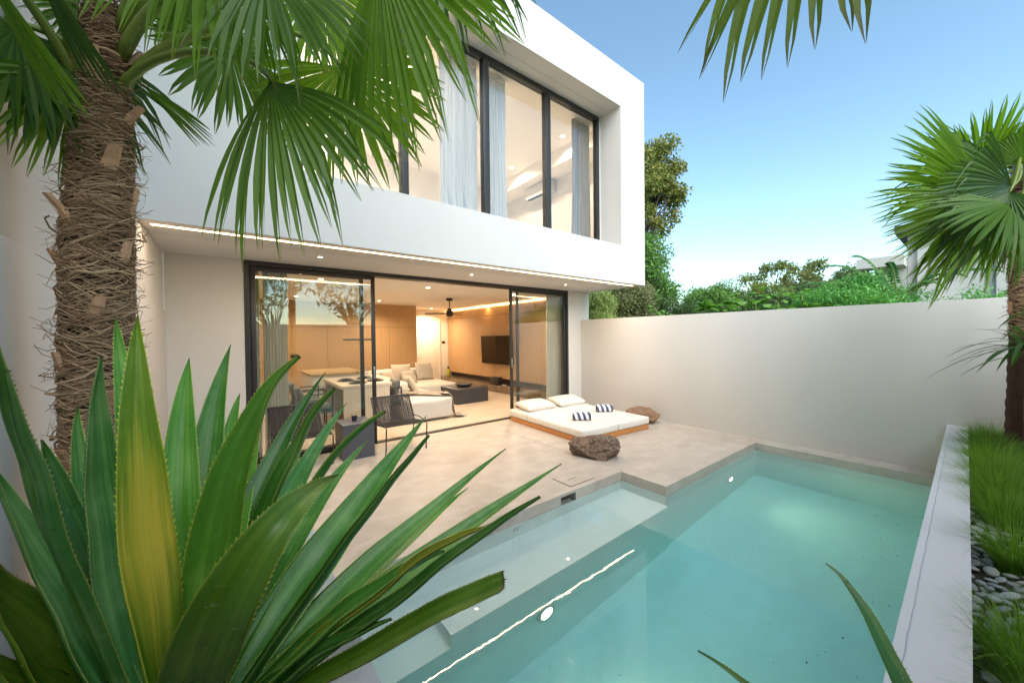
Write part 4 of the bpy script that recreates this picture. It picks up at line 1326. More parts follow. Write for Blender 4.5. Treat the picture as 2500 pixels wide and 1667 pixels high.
def palm(name_label, base, pts, rads, fans, seed, fuzz=1800, stubs=14, smooth_below=None, cat='palm tree', fibre_len=.14):
    root = thing('palm_tree', name_label, cat, base)
    rn = random.Random(seed)
    pts = [Vector(p) for p in pts]
    # core with lumps
    seglen = [0]
    for a, b in zip(pts, pts[1:]): seglen.append(seglen[-1] + (b - a).length)
    TL = seglen[-1]
    def at(s):
        s = max(0, min(1, s)) * TL
        for i in range(len(pts) - 1):
            if s <= seglen[i + 1] or i == len(pts) - 2:
                f = (s - seglen[i]) / (seglen[i + 1] - seglen[i])
                return pts[i].lerp(pts[i + 1], f), rads[i] * (1 - f) + rads[i + 1] * f
    vs, fs = [], []
    nr, nk = 90, 26
    for i in range(nr + 1):
        s = i / nr
        c, r = at(s)
        for k in range(nk):
            a = 2 * math.pi * k / nk
            rr = r * (1 + .10 * mnoise.noise(Vector((math.cos(a) * 2, math.sin(a) * 2, s * 14 + seed))) + .05 * math.sin(s * TL * 60))
            vs.append((c.x + rr * math.cos(a), c.y + rr * math.sin(a), c.z))
    for i in range(nr):
        for k in range(nk):
            k2 = (k + 1) % nk
            fs.append((i * nk + k, i * nk + k2, (i + 1) * nk + k2, (i + 1) * nk + k))
    MB().add(vs, fs).build('trunk', M_TRUNK, root, True)
    # woven fibre strands wrapped round the trunk and loose hairs standing off it
    fb = MB()
    for q in range(fuzz):
        s = rn.random()
        if smooth_below and s < smooth_below: continue
        c, r = at(s)
        a0 = rn.uniform(0, 2 * math.pi)
        loose = rn.random() < .10
        up = rn.choice((-1, 1)) * rn.uniform(.05, .75)
        ln = fibre_len * rn.uniform(.5, 1.5)
        w = rn.uniform(.0009, .0030) * (2.2 if rn.random() < .12 else 1)
        P = []
        lift = rn.uniform(.004, .012)
        dirn = rn.choice((-1, 1))
        for j in range(5):
            t = j / 4
            a = a0 + dirn * ln * t / r * math.cos(math.atan(up))
            z = c.z + ln * t * math.sin(math.atan(up)) + .02 * math.sin(t * 3.1) * up
            rr = r * 1.02 + lift * (math.sin(t * math.pi) + .3)
            if loose:
                rr += rn.uniform(.02, .055) * t * t + .008 * t
                z += rn.uniform(-.02, .03) * t
            P.append(Vector((c.x + rr * math.cos(a), c.y + rr * math.sin(a), z)))
        vs, fs = [], []
        for j, p in enumerate(P):
            ww = w * (1 - .55 * j / 4)
            out = Vector((p.x - c.x, p.y - c.y, 0)).normalized()
            tn = (P[min(j + 1, 4)] - P[max(j - 1, 0)]).normalized()
            sd = tn.cross(out).normalized()
            vs += [p + sd * ww, p + out * ww * .9, p - sd * ww]
        for j in range(4):
            b = j * 3
            fs += [(b, b + 3, b + 4, b + 1), (b + 1, b + 4, b + 5, b + 2)]
        fb.add(vs, fs)
    fb.build('trunk_fibre', M_FIBRE, root, False, kind='stuff')
    # cut leaf bases
    for q in range(stubs):
        s = .12 + .80 * (q + .5) / stubs
        if smooth_below and s < smooth_below: continue
        c, r = at(s)
        a = q * 2.4 + rn.uniform(-.3, .3)
        h = rn.uniform(.07, .12); w = rn.uniform(.018, .028)
        o = Vector((math.cos(a), math.sin(a), 0)); tg = Vector((-math.sin(a), math.cos(a), 0))
        b0 = Vector((c.x, c.y, c.z)) + o * (r * .96)
        mbx = MB()
        vs = []
        lean = rn.uniform(-.25, .25)
        for zz, ww, oo, tk in ((-.02, 1.5, -.008, .008), (h * .5, 1.0, .010, .011), (h, .80, .019 + .012 * (q % 3), .009)):
            cc = b0 + Vector((0, 0, zz)) + o * oo + tg * lean * zz
            vs += [cc - tg * w * ww, cc - tg * w * ww * .5 + o * tk, cc + tg * w * ww * .5 + o * tk * 1.05, cc + tg * w * ww, cc - o * .008]
        fs = []
        for i in range(2):
            for k in range(5):
                k2 = (k + 1) % 5
                fs.append((i * 5 + k, i * 5 + k2, (i + 1) * 5 + k2, (i + 1) * 5 + k))
        fs.append((10, 11, 12, 13, 14)); fs.append((4, 3, 2, 1, 0))
        mbx.add(vs, fs).build('leaf_base', M_STUB, root)
    # fronds
    for i, (att, hub, A, N, R, spread, droop, n, tone, arch) in enumerate(fans):
        att, hub, A = Vector(att), Vector(hub), Vector(A)
        vs, fs, uvs = fan_mesh(A, N, R, spread, droop, n, seed * 100 + i)
        fr = MB().add([v + hub for v in vs], fs, uvs).build('frond', LEAFSET[tone], root, False)
        L = (hub - att).length
        P = []
        up = Vector((0, 0, 1))
        for j in range(13):
            t = j / 12
            m1 = att + Vector((0, 0, L * .35)) + (hub - att) * .25
            m2 = hub - A * L * .30
            b = att * (1 - t) ** 3 + m1 * 3 * t * (1 - t) ** 2 + m2 * 3 * t * t * (1 - t) + hub * t ** 3
            P.append(b)
        pt = MB().tube(P, [.017 - .010 * j / 12 for j in range(13)], 7)
        # marginal thorns
        for j in range(2, 24):
            t = j / 26
            k = min(int(t * 12), 11)
            p = P[k].lerp(P[k + 1], t * 12 - k)
            d = (P[k + 1] - P[k]).normalized()
            sd = d.cross(Vector(N)).normalized()
            rr = .016 - .010 * t
            for sg in (-1, 1):
                pt.add([p + sd * sg * rr * .7 - d * .003, p + sd * sg * rr * .7 + d * .003, p + sd * sg * (rr + .007) + d * .005], [(0, 1, 2)])
        pt.build('petiole', M_PETIOLE, fr, True)
    return root

palm('large fan palm with shaggy brown fibrous trunk at the left', (-.38, 1.95, .42),
     [(-.385, 1.95, .38), (-.378, 1.95, .9), (-.372, 1.95, 1.5), (-.362, 1.95, 2.0), (-.342, 1.95, 2.38), (-.335, 1.95, 2.80)], [.066, .082, .084, .081, .066, .038],
     LEFT_FANS, 1, 6500, 30)
palm('fan palm at the far right with a broad green crown above the wall', (5.72, -.22, .42),
     [(5.72, -.22, .38), (5.72, -.22, 1.0), (5.70, -.22, 1.7), (5.72, -.22, 2.4), (5.73, -.22, 3.2)], [.085, .075, .062, .070, .055],
     RIGHT_FANS, 2, 1800, 14, smooth_below=.42)
palm('fan palm whose hanging leaf tips dip into the top right of the sky', (1.42, -.55, .42),
     [(1.42, -.62, .38), (1.42, -.60, 1.5), (1.42, -.55, 2.6), (1.42, -.5, 3.5)], [.09, .085, .08, .05], OVERHEAD_FANS, 3, 900, 8)

# agave
AG = {
    'g': mat_agave('agave_green', (.028, .125, .026), (.055, .21, .042), (.16, .36, .16), (.28, .36, .12)),
    'b': mat_agave('agave_blue_green', (.030, .135, .045), (.055, .21, .075), (.19, .38, .24), (.26, .36, .20)),
    'l': mat_agave('agave_light_green', (.050, .19, .030), (.085, .29, .045), (.18, .42, .13), (.32, .42, .12)),
    'd': mat_agave('agave_dark_green', (.016, .080, .018), (.030, .13, .032), (.085, .22, .10), (.18, .28, .10)),
    'o': mat_agave('agave_olive', (.038, .115, .014), (.070, .165, .018), (.13, .25, .06), (.17, .22, .05)),
    'y': mat_agave('agave_yellowing', (.075, .18, .018), (.13, .26, .02), (.26, .38, .04), (.45, .48, .10), (.80, .66, .08)),
    'y2': mat_agave('agave_olive_yellow', (.06, .11, .01), (.12, .17, .015), (.22, .26, .04), (.36, .36, .08), (.34, .32, .03)),
}
def agave(root, C, leaves, seed, teeth=True):
    rn = random.Random(seed)
    C = Vector(C)
    for li, (tip, mid, w, kind, cut, *face) in enumerate(leaves):
        face = face[0] if face else 0.0
        T, Mi = Vector(tip), Vector(mid)
        dirh = Vector((Mi.x - C.x, Mi.y - C.y, 0))
        dirh = dirh.normalized() if dirh.length > .02 else Vector((rn.uniform(-1, 1), rn.uniform(-1, 1), 0)).normalized()
        B = C + dirh * .035 + Vector((0, 0, -.06))
        # quadratic through B, Mi (t=.52), T
        t0 = .52
        K = (Mi - B * (1 - t0) ** 2 - T * t0 * t0) / (2 * t0 * (1 - t0))
        # keep the bend gentle
        line = B.lerp(T, .5)
        K = line.lerp(K, .85)
        vs, fs, uvs = [], [], []
        nl, nc = 34, 12
        vmax = .965 if not cut else 1.0
        wl = w * 1.04
        side_prev = None
        ring = []
        for i in range(nl + 1):
            t = i / nl
            p = B * (1 - t) ** 2 + K * 2 * t * (1 - t) + T * t * t
            d = (2 * (1 - t) * (K - B) + 2 * t * (T - K)).normalized()
            adax = (Vector((0, 0, 1)) * 1.0 - dirh * .55)
            adax = adax.lerp(Vector((.10, -.95, .35)) * (1 if face > 0 else -1), abs(face))
            nrm = (adax - d * adax.dot(d)).normalized()
            sd = d.cross(nrm).normalized()
            # width profile: narrow neck, widest a bit past the middle, long taper
            if cut:
                prof = min(1, .50 + .9 * t) * (1 - max(0, t - .5) * .45)
            else:
                prof = (.55 + .45 * math.sin(min(t / .38, 1) * math.pi / 2) ** 1.2) if t < .38 else max(0.0, 1 - ((t - .38) / .62) ** 1.3)
            hw = wl / 2 * max(prof, .012)
            chan = .26 * hw + .003
            chan *= (1 + .9 * max(0, t - .6))
            thick = max(.0015, .016 * (1 - t) ** .8 + .0015) * min(1, w / .08)
            wav = .010 * mnoise.noise(Vector((t * 5, li, 1))) * math.sin(t * math.pi)
            p = p + nrm * wav
            row = []
            for j in range(nc + 1):
                x = 2 * j / nc - 1
                und = .05 * hw * mnoise.noise(Vector((t * 9, li * 2.3, x * 1.2)))
                row.append(p + sd * x * hw * (1 - .10 * x * x) + nrm * (chan * (abs(x) ** 1.35) - chan * .3 + und))
            for j in range(nc - 1, 0, -1):
                x = 2 * j / nc - 1
                row.append(p + sd * x * hw * .98 + nrm * (chan * (abs(x) ** 1.35) - chan * .3 - thick * (1 - x * x) ** .5 - .0008))
            ring.append((row, p, sd, nrm, hw, d))
            vs += row
        m = nc * 2
        for i in range(nl):
            for j in range(m):
                j2 = (j + 1) % m
                fs.append((i * m + j, i * m + j2, (i + 1) * m + j2, (i + 1) * m + j))
                def U(jj): return jj / nc if jj <= nc else (2 * nc - jj) / nc
                ua, ub = U(j), U(j2 if j2 else m)
                if j2 == 0: ub = 0.0
                uvs.append([(ua, i / nl), (ub, i / nl), (ub, (i + 1) / nl), (ua, (i + 1) / nl)])
        mb = MB().add(vs, fs, uvs)
        if cut:   # frayed torn end
            row = ring[-1][0]; dd = ring[-1][5]
            for j in range(nc):
                a, b = row[j], row[j + 1]
                mb.add([a, b, (a + b) / 2 + dd * rn.uniform(.003, .010)], [(0, 1, 2)], [[(.3, 1), (.4, 1), (.35, 1)]])
        if teeth:
            dist = 0.0
            for i in range(3, nl - 2):
                row, p, sd, nrm, hw, d = ring[i]
                if hw < .006: break
                r2 = ring[i + 1][0]
                for sg, a, b in ((-1, row[0], r2[0]), (1, row[nc], r2[nc])):
                    for f in (0.0, .5):
                        q = a.lerp(b, f)
                        k = .0028 * rn.uniform(.6, 1.3)
                        mb.add([q - d * k * .9, q + d * k * .9, q + sd * sg * k + d * k * 1.3 + nrm * k * .3], [(0, 1, 2)], [[(0, .5), (0, .5), (0, .5)]])
        mb.build('leaf', AG[kind], root, True)
ag = thing('agave', 'huge agave with long saw edged leaves filling the lower left', 'agave plant', (-.10, 1.09, .42))
agave(ag, (-.10, 1.09, .74), AGAVE_LEAVES, 5)
MB().tube([(-.10, 1.09, .40), (-.10, 1.09, .60), (-.10, 1.09, .74)], [.05, .075, .06], 12).build('stem', M_BARK, ag, True)
# second agave under the lower right corner of the view: only leaf tips rise into sight
ag2 = thing('agave', 'dark agave leaf pointing up over the pool at bottom right', 'agave plant', (.85, -.02, .42))
agave(ag2, (.86, -.07, .60), [
    [[1.66, .335, .78], [1.22, .13, .86], .044, 'd', 0],
    [[1.06, .50, .68], [.97, .22, .72], .040, 'd', 0],
    [[.55, .30, .60], [.70, .10, .66], .05, 'd', 0],
    [[1.1, -.7, .9], [1.0, -.4, .85], .07, 'd', 0],
    [[.6, -.65, 1.0], [.75, -.35, .9], .07, 'g', 0],
    [[.30, -.2, .95], [.55, -.1, .85], .07, 'g', 0]], 9)
MB().tube([(.86, -.07, .40), (.86, -.07, .60)], [.04, .05], 10).build('stem', M_BARK, ag2, True)

# strappy dracaena by the right palm
def strap_plant(label, base, top, n, ln, wid, mat, seed, cat='dracaena'):
    rn = random.Random(seed)
    root = thing('dracaena', label, cat, base)
    MB().tube([base, Vector(base).lerp(Vector(top), .5) + Vector((.01, .01, 0)), top], [.016, .013, .010], 8).build('stem', M_BARK, root, True)
    for i in range(n):
        a = rn.uniform(0, 2 * math.pi); el = rn.uniform(-.1, 1.1)
        d = Vector((math.cos(a) * math.cos(el), math.sin(a) * math.cos(el), math.sin(el)))
        sd = d.cross(Vector((0, 0, 1))).normalized()
        L = ln * rn.uniform(.7, 1.15)
        vs, fs, uvs = [], [], []
        o = Vector(top) - Vector((0, 0, rn.uniform(0, .12)))
        for j in range(9):
            t = j / 8
            p = o + d * L * t + Vector((0, 0, -1)) * L * .55 * t * t
            w = wid * math.sin(min(1, t * 2.2 + .12) * math.pi / 2) * (1 - t ** 3) + .0005
            vs += [p - sd * w, p + Vector((0, 0, -.25 * w)), p + sd * w]
        for j in range(8):
            b = j * 3
            fs += [(b, b + 1, b + 4, b + 3), (b + 1, b + 2, b + 5, b + 4)]
            uvs += [[(0, j / 8), (.5, j / 8), (.5, (j + 1) / 8), (0, (j + 1) / 8)], [(.5, j / 8), (1, j / 8), (1, (j + 1) / 8), (.5, (j + 1) / 8)]]
        MB().add(vs, fs, uvs).build('leaf', mat, root, True)
strap_plant('dark strap leaved dracaena against the garden wall beside the right palm', (5.15, -.24, .42), (5.15, -.24, 1.50), 34, .52, .016, LEAFSET['d'], 4)
strap_plant('small spiky dracaena head higher up beside the right palm trunk', (5.35, -.30, .42), (5.35, -.30, 1.78), 16, .36, .014, LEAFSET['d'], 8)

# ornamental grass clumps
GR = [mat_leaf('grass_bright', [(.11, .23, .018), (.15, .30, .025), (.20, .37, .04)], .35, .5, .3),
      mat_leaf('grass_deep', [(.07, .16, .016), (.10, .22, .02), (.14, .28, .03)], .35, .5, .3)]
M_STRAW = mat_leaf('dry_straw', [(.30, .24, .12), (.42, .35, .20), (.5, .42, .26)], .2, .7, .2)
def grass_clump(x, y, z, n, h, r0, seed, label, mat, group='ornamental grass clumps in the planter', lean=(0, 0), wd=.0016):
    rg = np.random.default_rng(seed)
    K = 6
    a = rg.uniform(0, 2 * np.pi, n); br = r0 * np.sqrt(rg.random(n))
    out = rg.normal(.62, .32, n).clip(.05, 1.4)
    h = h * .86
    a2 = a + rg.normal(0, .4, n)
    L = h * rg.uniform(.65, 1.2, n)
    V = np.zeros((n, K + 1, 2, 3))
    for j in range(K + 1):
        t = j / K
        rr = out * L * (t ** 1.5)
        px = x + br * np.cos(a) + rr * np.cos(a2) + lean[0] * t * t
        py = y + br * np.sin(a) + rr * np.sin(a2) + lean[1] * t * t
        pz = z + L * (t - .42 * out * t * t * t)
        w = wd * (1 - t ** 2 * .93) * rg.uniform(.8, 1.2, n)
        sx, sy = -np.sin(a2 + .7), np.cos(a2 + .7)
        V[:, j, 0] = np.stack([px - sx * w, py - sy * w, pz], 1)
        V[:, j, 1] = np.stack([px + sx * w, py + sy * w, pz], 1)
    verts = V.reshape(-1, 3)
    base = np.arange(n)[:, None] * (2 * (K + 1))
    q = np.array([[2 * j, 2 * j + 1, 2 * j + 3, 2 * j + 2] for j in range(K)])
    faces = (base[:, :, None] + q[None]).reshape(-1, 4)
    me = bpy.data.meshes.new('grass_clump')
    fast_mesh(me, verts, faces)
    me.materials.append(mat)
    o = bpy.data.objects.new('grass_clump', me); COL.objects.link(o)
    return tag(o, label, 'ornamental grass', group)
def fast_mesh(me, verts, faces):
    k = faces.shape[1]
    me.vertices.add(len(verts)); me.vertices.foreach_set('co', np.asarray(verts, dtype=np.float32).ravel())
    me.loops.add(faces.size); me.loops.foreach_set('vertex_index', faces.astype(np.int32).ravel())
    me.polygons.add(len(faces))
    me.polygons.foreach_set('loop_start', np.arange(0, faces.size, k, dtype=np.int32))
    me.polygons.foreach_set('loop_total', np.full(len(faces), k, dtype=np.int32))
    me.update(calc_edges=True)
SG = .425
cl = [
    (5.95, -.08, 900, .34, .13, 0, 'far grass clump in the corner against the garden wall'),
    (5.45, -.05, 900, .33, .13, 1, 'grass clump just in front of the right palm trunk'),
    (4.95, -.07, 1000, .33, .13, 0, 'grass clump left of the palm trunk, third from the garden wall'),
    (4.45, -.09, 1100, .33, .13, 0, 'bright grass clump in the middle of the dense row'),
    (4.00, -.10, 1100, .32, .12, 0, 'near end clump of the dense grass row'),
    (5.10, -.42, 900, .32, .13, 1, 'grass clump behind the palm trunk at the right edge'),
    (4.30, -.42, 900, .32, .13, 1, 'shaded grass clump at the right edge of the dense row'),
    (2.98, -.10, 620, .30, .05, 0, 'single upright grass tuft standing in the grey pebbles'),
    (3.45, -.33, 300, .20, .06, 1, 'thin grass tuft behind the pebbles'),
    (2.12, -.14, 1100, .26, .12, 0, 'large grass clump at the bottom right corner'),
    (3.62, -.10, 700, .28, .09, 0, 'grass clump at the edge of the pebbles nearest the dense row'),
    (2.62, -.36, 500, .22, .08, 1, 'shorter grass clump behind the bottom corner clump'),
    (1.80, -.20, 900, .25, .12, 1, 'nearest grass clump at the bottom edge'),
    (2.45, -.30, 700, .24, .10, 0, 'grass clump at the right edge below the pebbles'),
]
for i, (x, y, n, h, r, m, lab) in enumerate(cl):
    grass_clump(x, y, SG, n, h, r, 50 + i, lab, GR[m])
grass_clump(.06, 1.85, SG, 260, .24, .05, 90, 'dry straw coloured grass tuft under the agave beside the kerb', M_STRAW)
grass_clump(.05, 2.35, SG, 300, .26, .05, 91, 'green grass tuft in the planter behind the agave', GR[1])

# pebbles: river stones in the bed
M_PEB = [mat_flat('grey_pebble', c, .6, .12, 30) for c in ((.48, .50, .50), (.38, .40, .41), (.56, .57, .55), (.32, .33, .34))]
M_PEBB = [mat_flat('brown_pebble', c, .55, .15, 30) for c in ((.30, .22, .16), (.20, .14, .10), (.42, .35, .28))]
def pebble_mesh(seed, nu=10, nv=7):
    rn = random.Random(seed)
    vs, fs = [], []
    for i in range(nv + 1):
        for k in range(nu):
            th = math.pi * i / nv; ph = 2 * math.pi * k / nu
            p = Vector((math.sin(th) * math.cos(ph), math.sin(th) * math.sin(ph) * .72, math.cos(th) * .42))
            p *= 1 + .10 * mnoise.noise(p * 1.3 + Vector((seed * 2, 0, 0)))
            vs.append(p)
    for i in range(nv):
        for k in range(nu):
            k2 = (k + 1) % nu
            fs.append((i * nu + k, (i + 1) * nu + k, (i + 1) * nu + k2, i * nu + k2))
    return vs, fs
PM = []
for s in range(4):
    for mset in (M_PEB, M_PEBB):
        for mt in mset:
            vs, fs = pebble_mesh(s)
            me = bpy.data.meshes.new('pebble'); me.from_pydata([tuple(v) for v in vs], [], fs); me.materials.append(mt)
            me.polygons.foreach_set('use_smooth', [True] * len(me.polygons))
            PM.append((mset is M_PEBB, me))
PG = [m for b, m in PM if not b]; PBr = [m for b, m in PM if b]
rp = random.Random(3)
pw = parent_world(pb)
npeb = 0
def put_pebble(x, y, z, s, me):
    o = bpy.data.objects.new('pebble', me); COL.objects.link(o)
    o.parent = pb
    o.location = (x, y, z)
    o.rotation_euler = (rp.uniform(-.5, .5), rp.uniform(-.5, .5), rp.uniform(0, 6.28))
    o.scale = (s, s * rp.uniform(.85, 1.15), s * rp.uniform(.8, 1.1))
cells = []
for k in range(4000):
    x = rp.uniform(2.25, 3.75); y = rp.uniform(-.55, .055)
    s = rp.uniform(.020, .034)
    if all((x - a) ** 2 + (y - b) ** 2 > (.80 * (s + c)) ** 2 for a, b, c in cells):
        cells.append((x, y, s))
        if len(cells) >= 235: break
for x, y, s in cells:
    put_pebble(x, y, SG + s * .22 + rp.uniform(0, .006), s, rp.choice(PG))
cb = []
for k in range(1500):
    x = rp.uniform(.02, .19); y = rp.uniform(1.15, 2.0); s = rp.uniform(.018, .030)
    if all((x - a) ** 2 + (y - b) ** 2 > (.80 * (s + c)) ** 2 for a, b, c in cb):
        cb.append((x, y, s))
        if len(cb) >= 62: break
for x, y, s in cb:
    put_pebble(x, y, SG + s * .22 + rp.uniform(0, .01), s, rp.choice(PBr))
# the rest of the bed, beyond what can be told apart
gv = MB()
base = pebble_mesh(9, 6, 4)
for k in range(1900):
    if k < 1300: x, y = rp.uniform(.6, 6.3), rp.uniform(-.7, .05)
    else: x, y = rp.uniform(-.5, .17), rp.uniform(.2, 2.75)
    s = rp.uniform(.018, .030)
    m = Matrix.Translation((x, y, SG - .004)) @ Matrix.Rotation(rp.uniform(0, 6.28), 4, 'Z') @ Matrix.Scale(s, 4)
    gv.add([m @ v for v in base[0]], base[1])
gv.build('gravel', M_PEB[1], pb, True, kind='stuff')

# ------------------------------------------------------------------ trees and shrubs beyond the walls
def crown_mesh(clusters, per, leaf, seed, hang=.3, squash=.8, shape=2.2):
    rg = np.random.default_rng(seed)
    Vs = []
    for (cx, cy, cz, r) in clusters:
        n = int(per * (r ** 1.6) * 6) + 20
        p = rg.normal(0, 1, (n, 3)); p /= np.linalg.norm(p, axis=1)[:, None]
        p *= (rg.random((n, 1)) ** .45) * r
        p[:, 2] *= squash
        p += np.array([cx, cy, cz])
        d = rg.normal(0, 1, (n, 3)); d[:, 2] -= hang * 1.5; d /= np.linalg.norm(d, axis=1)[:, None]
        s = np.cross(d, rg.normal(0, 1, (n, 3))); s /= np.linalg.norm(s, axis=1)[:, None]
        nn = np.cross(d, s)
        L = leaf * rg.uniform(.6, 1.3, (n, 1)); w = L / shape * .5
        q = np.stack([p, p + d * L * .45 + s * w + nn * w * .3, p + d * L, p + d * L * .45 - s * w + nn * w * .3], 1)
        Vs.append(q)
    V = np.concatenate(Vs).reshape(-1, 3)
    F = np.arange(len(V)).reshape(-1, 4)
    return V, F
def tree(name, label, cat, base, crown_c, rad3, ncl, clr, per, leaf, cols, seed, trunk_r=.08, hang=.3, group=None, shape=2.2, trans=.25, rough=.5, twigs=True, density=1.0):
    ncl = int(ncl * 2.0); clr *= .84; per *= .33; leaf *= .78
    cols = [tuple(min(.6, q * 2.0) for q in c) for c in cols]
    rn = random.Random(seed)
    root = thing(name, label, cat, base, group=group)
    C = Vector(crown_c)
    cl = []
    for i in range(ncl):
        while True:
            p = Vector((rn.uniform(-1, 1), rn.uniform(-1, 1), rn.uniform(-1, 1)))
            if .25 < p.length < 1: break
        cl.append((C.x + p.x * rad3[0], C.y + p.y * rad3[1], C.z + p.z * rad3[2], clr * rn.uniform(.6, 1.25)))
    V, F = crown_mesh(cl, per, leaf, seed, hang, .8, shape)
    me = bpy.data.meshes.new('crown'); fast_mesh(me, V, F)
    me.materials.append(mat_leaf('leaves_%d' % seed, cols, trans, rough, .35))
    o = bpy.data.objects.new('crown', me); COL.objects.link(o)
    o.parent = root; o.matrix_parent_inverse = parent_world(root).inverted()
    tb = MB()
    fork = Vector((base[0], base[1], base[2])).lerp(C, .55)
    tb.tube([base, Vector(base).lerp(fork, .5) + Vector((rn.uniform(-.1, .1), rn.uniform(-.1, .1), 0)), fork], [trunk_r, trunk_r * .8, trunk_r * .6], 7)
    for (x, y, z, r) in cl:
        e = Vector((x, y, z))
        m = fork.lerp(e, .5) + Vector((rn.uniform(-.15, .15), rn.uniform(-.15, .15), rn.uniform(0, .2))) * rad3[0]
        tb.tube([fork, m, e], [trunk_r * .42, trunk_r * .22, trunk_r * .07], 5, False)
        if twigs:
            for _ in range(3):
                dd = Vector((rn.gauss(0, 1), rn.gauss(0, 1), rn.gauss(.2, .8))).normalized() * r
                tb.tube([e, e + dd * .5 + Vector((0, 0, .02)), e + dd], [trunk_r * .07, trunk_r * .05, trunk_r * .02], 4, False)
    tb.build('trunk', M_BARK, root, True)
    return root
G1 = [(.045, .085, .018), (.075, .12, .022), (.13, .14, .025)]
G2 = [(.030, .075, .018), (.045, .100, .020), (.075, .145, .028)]
G3 = [(.022, .050, .016), (.035, .070, .020), (.055, .090, .030)]
GB = [(.060, .17, .015), (.085, .23, .020), (.13, .30, .03)]
tree('broadleaf_tree', 'tall loose tree with yellowing leaves rising behind the house corner', 'tree', (11.0, 7.9, -.06), (11.15, 7.35, 6.45), (1.6, 1.5, 1.8), 44, .46, 700, .16, [(.06, .085, .02), (.10, .11, .022), (.20, .15, .025), (.07, .09, .02)], 101, .13, .6)
tree('broadleaf_tree', 'dense green tree just right of the house corner above the wall', 'tree', (9.9, 6.3, -.06), (9.75, 6.35, 3.15), (1.2, 1.1, 1.35), 36, .44, 900, .12, G2, 102, .10, .3)
tree('bamboo', 'drooping pale green bamboo thicket behind the garden wall by the house', 'bamboo', (7.7, 6.2, -.06), (7.55, 6.15, 2.1), (.45, .4, .75), 26, .32, 2200, .13, [(.09, .13, .03), (.14, .19, .05), (.20, .24, .08)], 103, .04, 1.6, shape=5.0)
tree('dry_shrub', 'brownish dry shrub between the bamboo and the dense green tree', 'shrub', (8.7, 5.9, -.06), (8.6, 5.75, 2.2), (.5, .5, .85), 24, .36, 1500, .08, [(.10, .085, .05), (.15, .12, .07), (.09, .12, .04)], 104, .04, .4)
tree('shrub', 'dark spiky shrub behind the broad leaved plants', 'shrub', (11.6, 5.0, -.06), (11.6, 4.95, 2.45), (.75, .7, .55), 20, .36, 1100, .13, G2, 105, .05, -.6, shape=5)
tree('shrub', 'thin reddish leaved shrub left of the pyramid roof', 'shrub', (12.4, 4.55, -.06), (12.3, 4.6, 2.5), (.7, .5, .45), 14, .28, 700, .12, [(.07, .07, .03), (.10, .08, .05), (.05, .08, .03)], 106, .05, .5)
tree('broadleaf_tree', 'open airy tree in front of the pyramid roof above the wall', 'tree', (14.2, 4.3, -.06), (14.3, 4.0, 3.15), (1.3, 1.3, .80), 17, .30, 700, .14, [(.05, .08, .02), (.08, .11, .03), (.12, .13, .04)], 107, .08, .5)
tree('broadleaf_tree', 'second airy tree with reddish leaves right of the pyramid roof', 'tree', (15.2, 3.2, -.06), (15.3, 3.05, 3.05), (1.1, 1.0, .75), 22, .28, 700, .14, [(.06, .07, .03), (.10, .09, .05), (.07, .11, .03)], 108, .07, .5)
tree('hedge_shrub', 'mixed dark hedge shrub along the middle of the wall', 'shrub', (12.6, 3.6, -.06), (12.4, 3.6, 2.05), (1.0, 1.3, .55), 34, .42, 1000, .10, G3, 109, .05, .3)
tree('hedge_shrub', 'dark hedge shrub under the airy trees', 'shrub', (13.2, 2.4, -.06), (13.1, 2.4, 2.1), (1.0, 1.1, .5), 30, .42, 1000, .10, G3, 110, .05, .3)
tree('hedge_shrub', 'low dark hedge shrub below the dense green tree', 'shrub', (9.6, 5.1, -.06), (9.5, 5.15, 1.95), (1.0, .8, .5), 24, .40, 1100, .09, G3, 111, .05, .3)
tree('feathery_tree', 'fresh green feathery leaved tree in front of the neighbouring house', 'tree', (9.6, 1.2, -.06), (9.4, 1.5, 2.15), (1.0, .85, .45), 36, .36, 1300, .085, [(.035, .12, .025), (.05, .16, .03), (.075, .20, .04)], 112, .05, .5, shape=3)
tree('feathery_tree', 'lower green mass of feathery leaves at the foot of the neighbouring house', 'shrub', (9.3, .1, -.06), (9.2, .1, 1.85), (.8, .9, .28), 26, .30, 1300, .08, [(.035, .12, .025), (.05, .16, .03), (.075, .20, .04)], 113, .05, .5, shape=3)
tree('hedge_shrub', 'green hedge filling the gap left of the feathery tree', 'shrub', (10.4, 2.4, -.06), (10.3, 2.4, 1.95), (.9, .8, .42), 26, .36, 1200, .09, G2, 114, .05, .3)
tree('shrub', 'airy grey green shrub between the spiky shrub and the dense tree', 'shrub', (10.6, 4.6, -.06), (10.5, 4.65, 2.35), (.55, .6, .42), 14, .30, 800, .09, G2, 115, .05, .2)
tree('shrub', 'loose dark shrub rising left of the feathery tree', 'shrub', (11.6, 2.5, -.06), (11.5, 2.55, 2.45), (.6, .7, .45), 16, .30, 800, .09, G3, 116, .05, .2)
tree('shrub', 'ragged olive shrub in front of the pyramid roof', 'shrub', (12.6, 4.0, -.06), (12.5, 3.95, 2.55), (.6, .6, .5), 16, .30, 800, .09, G1, 117, .05, .2)
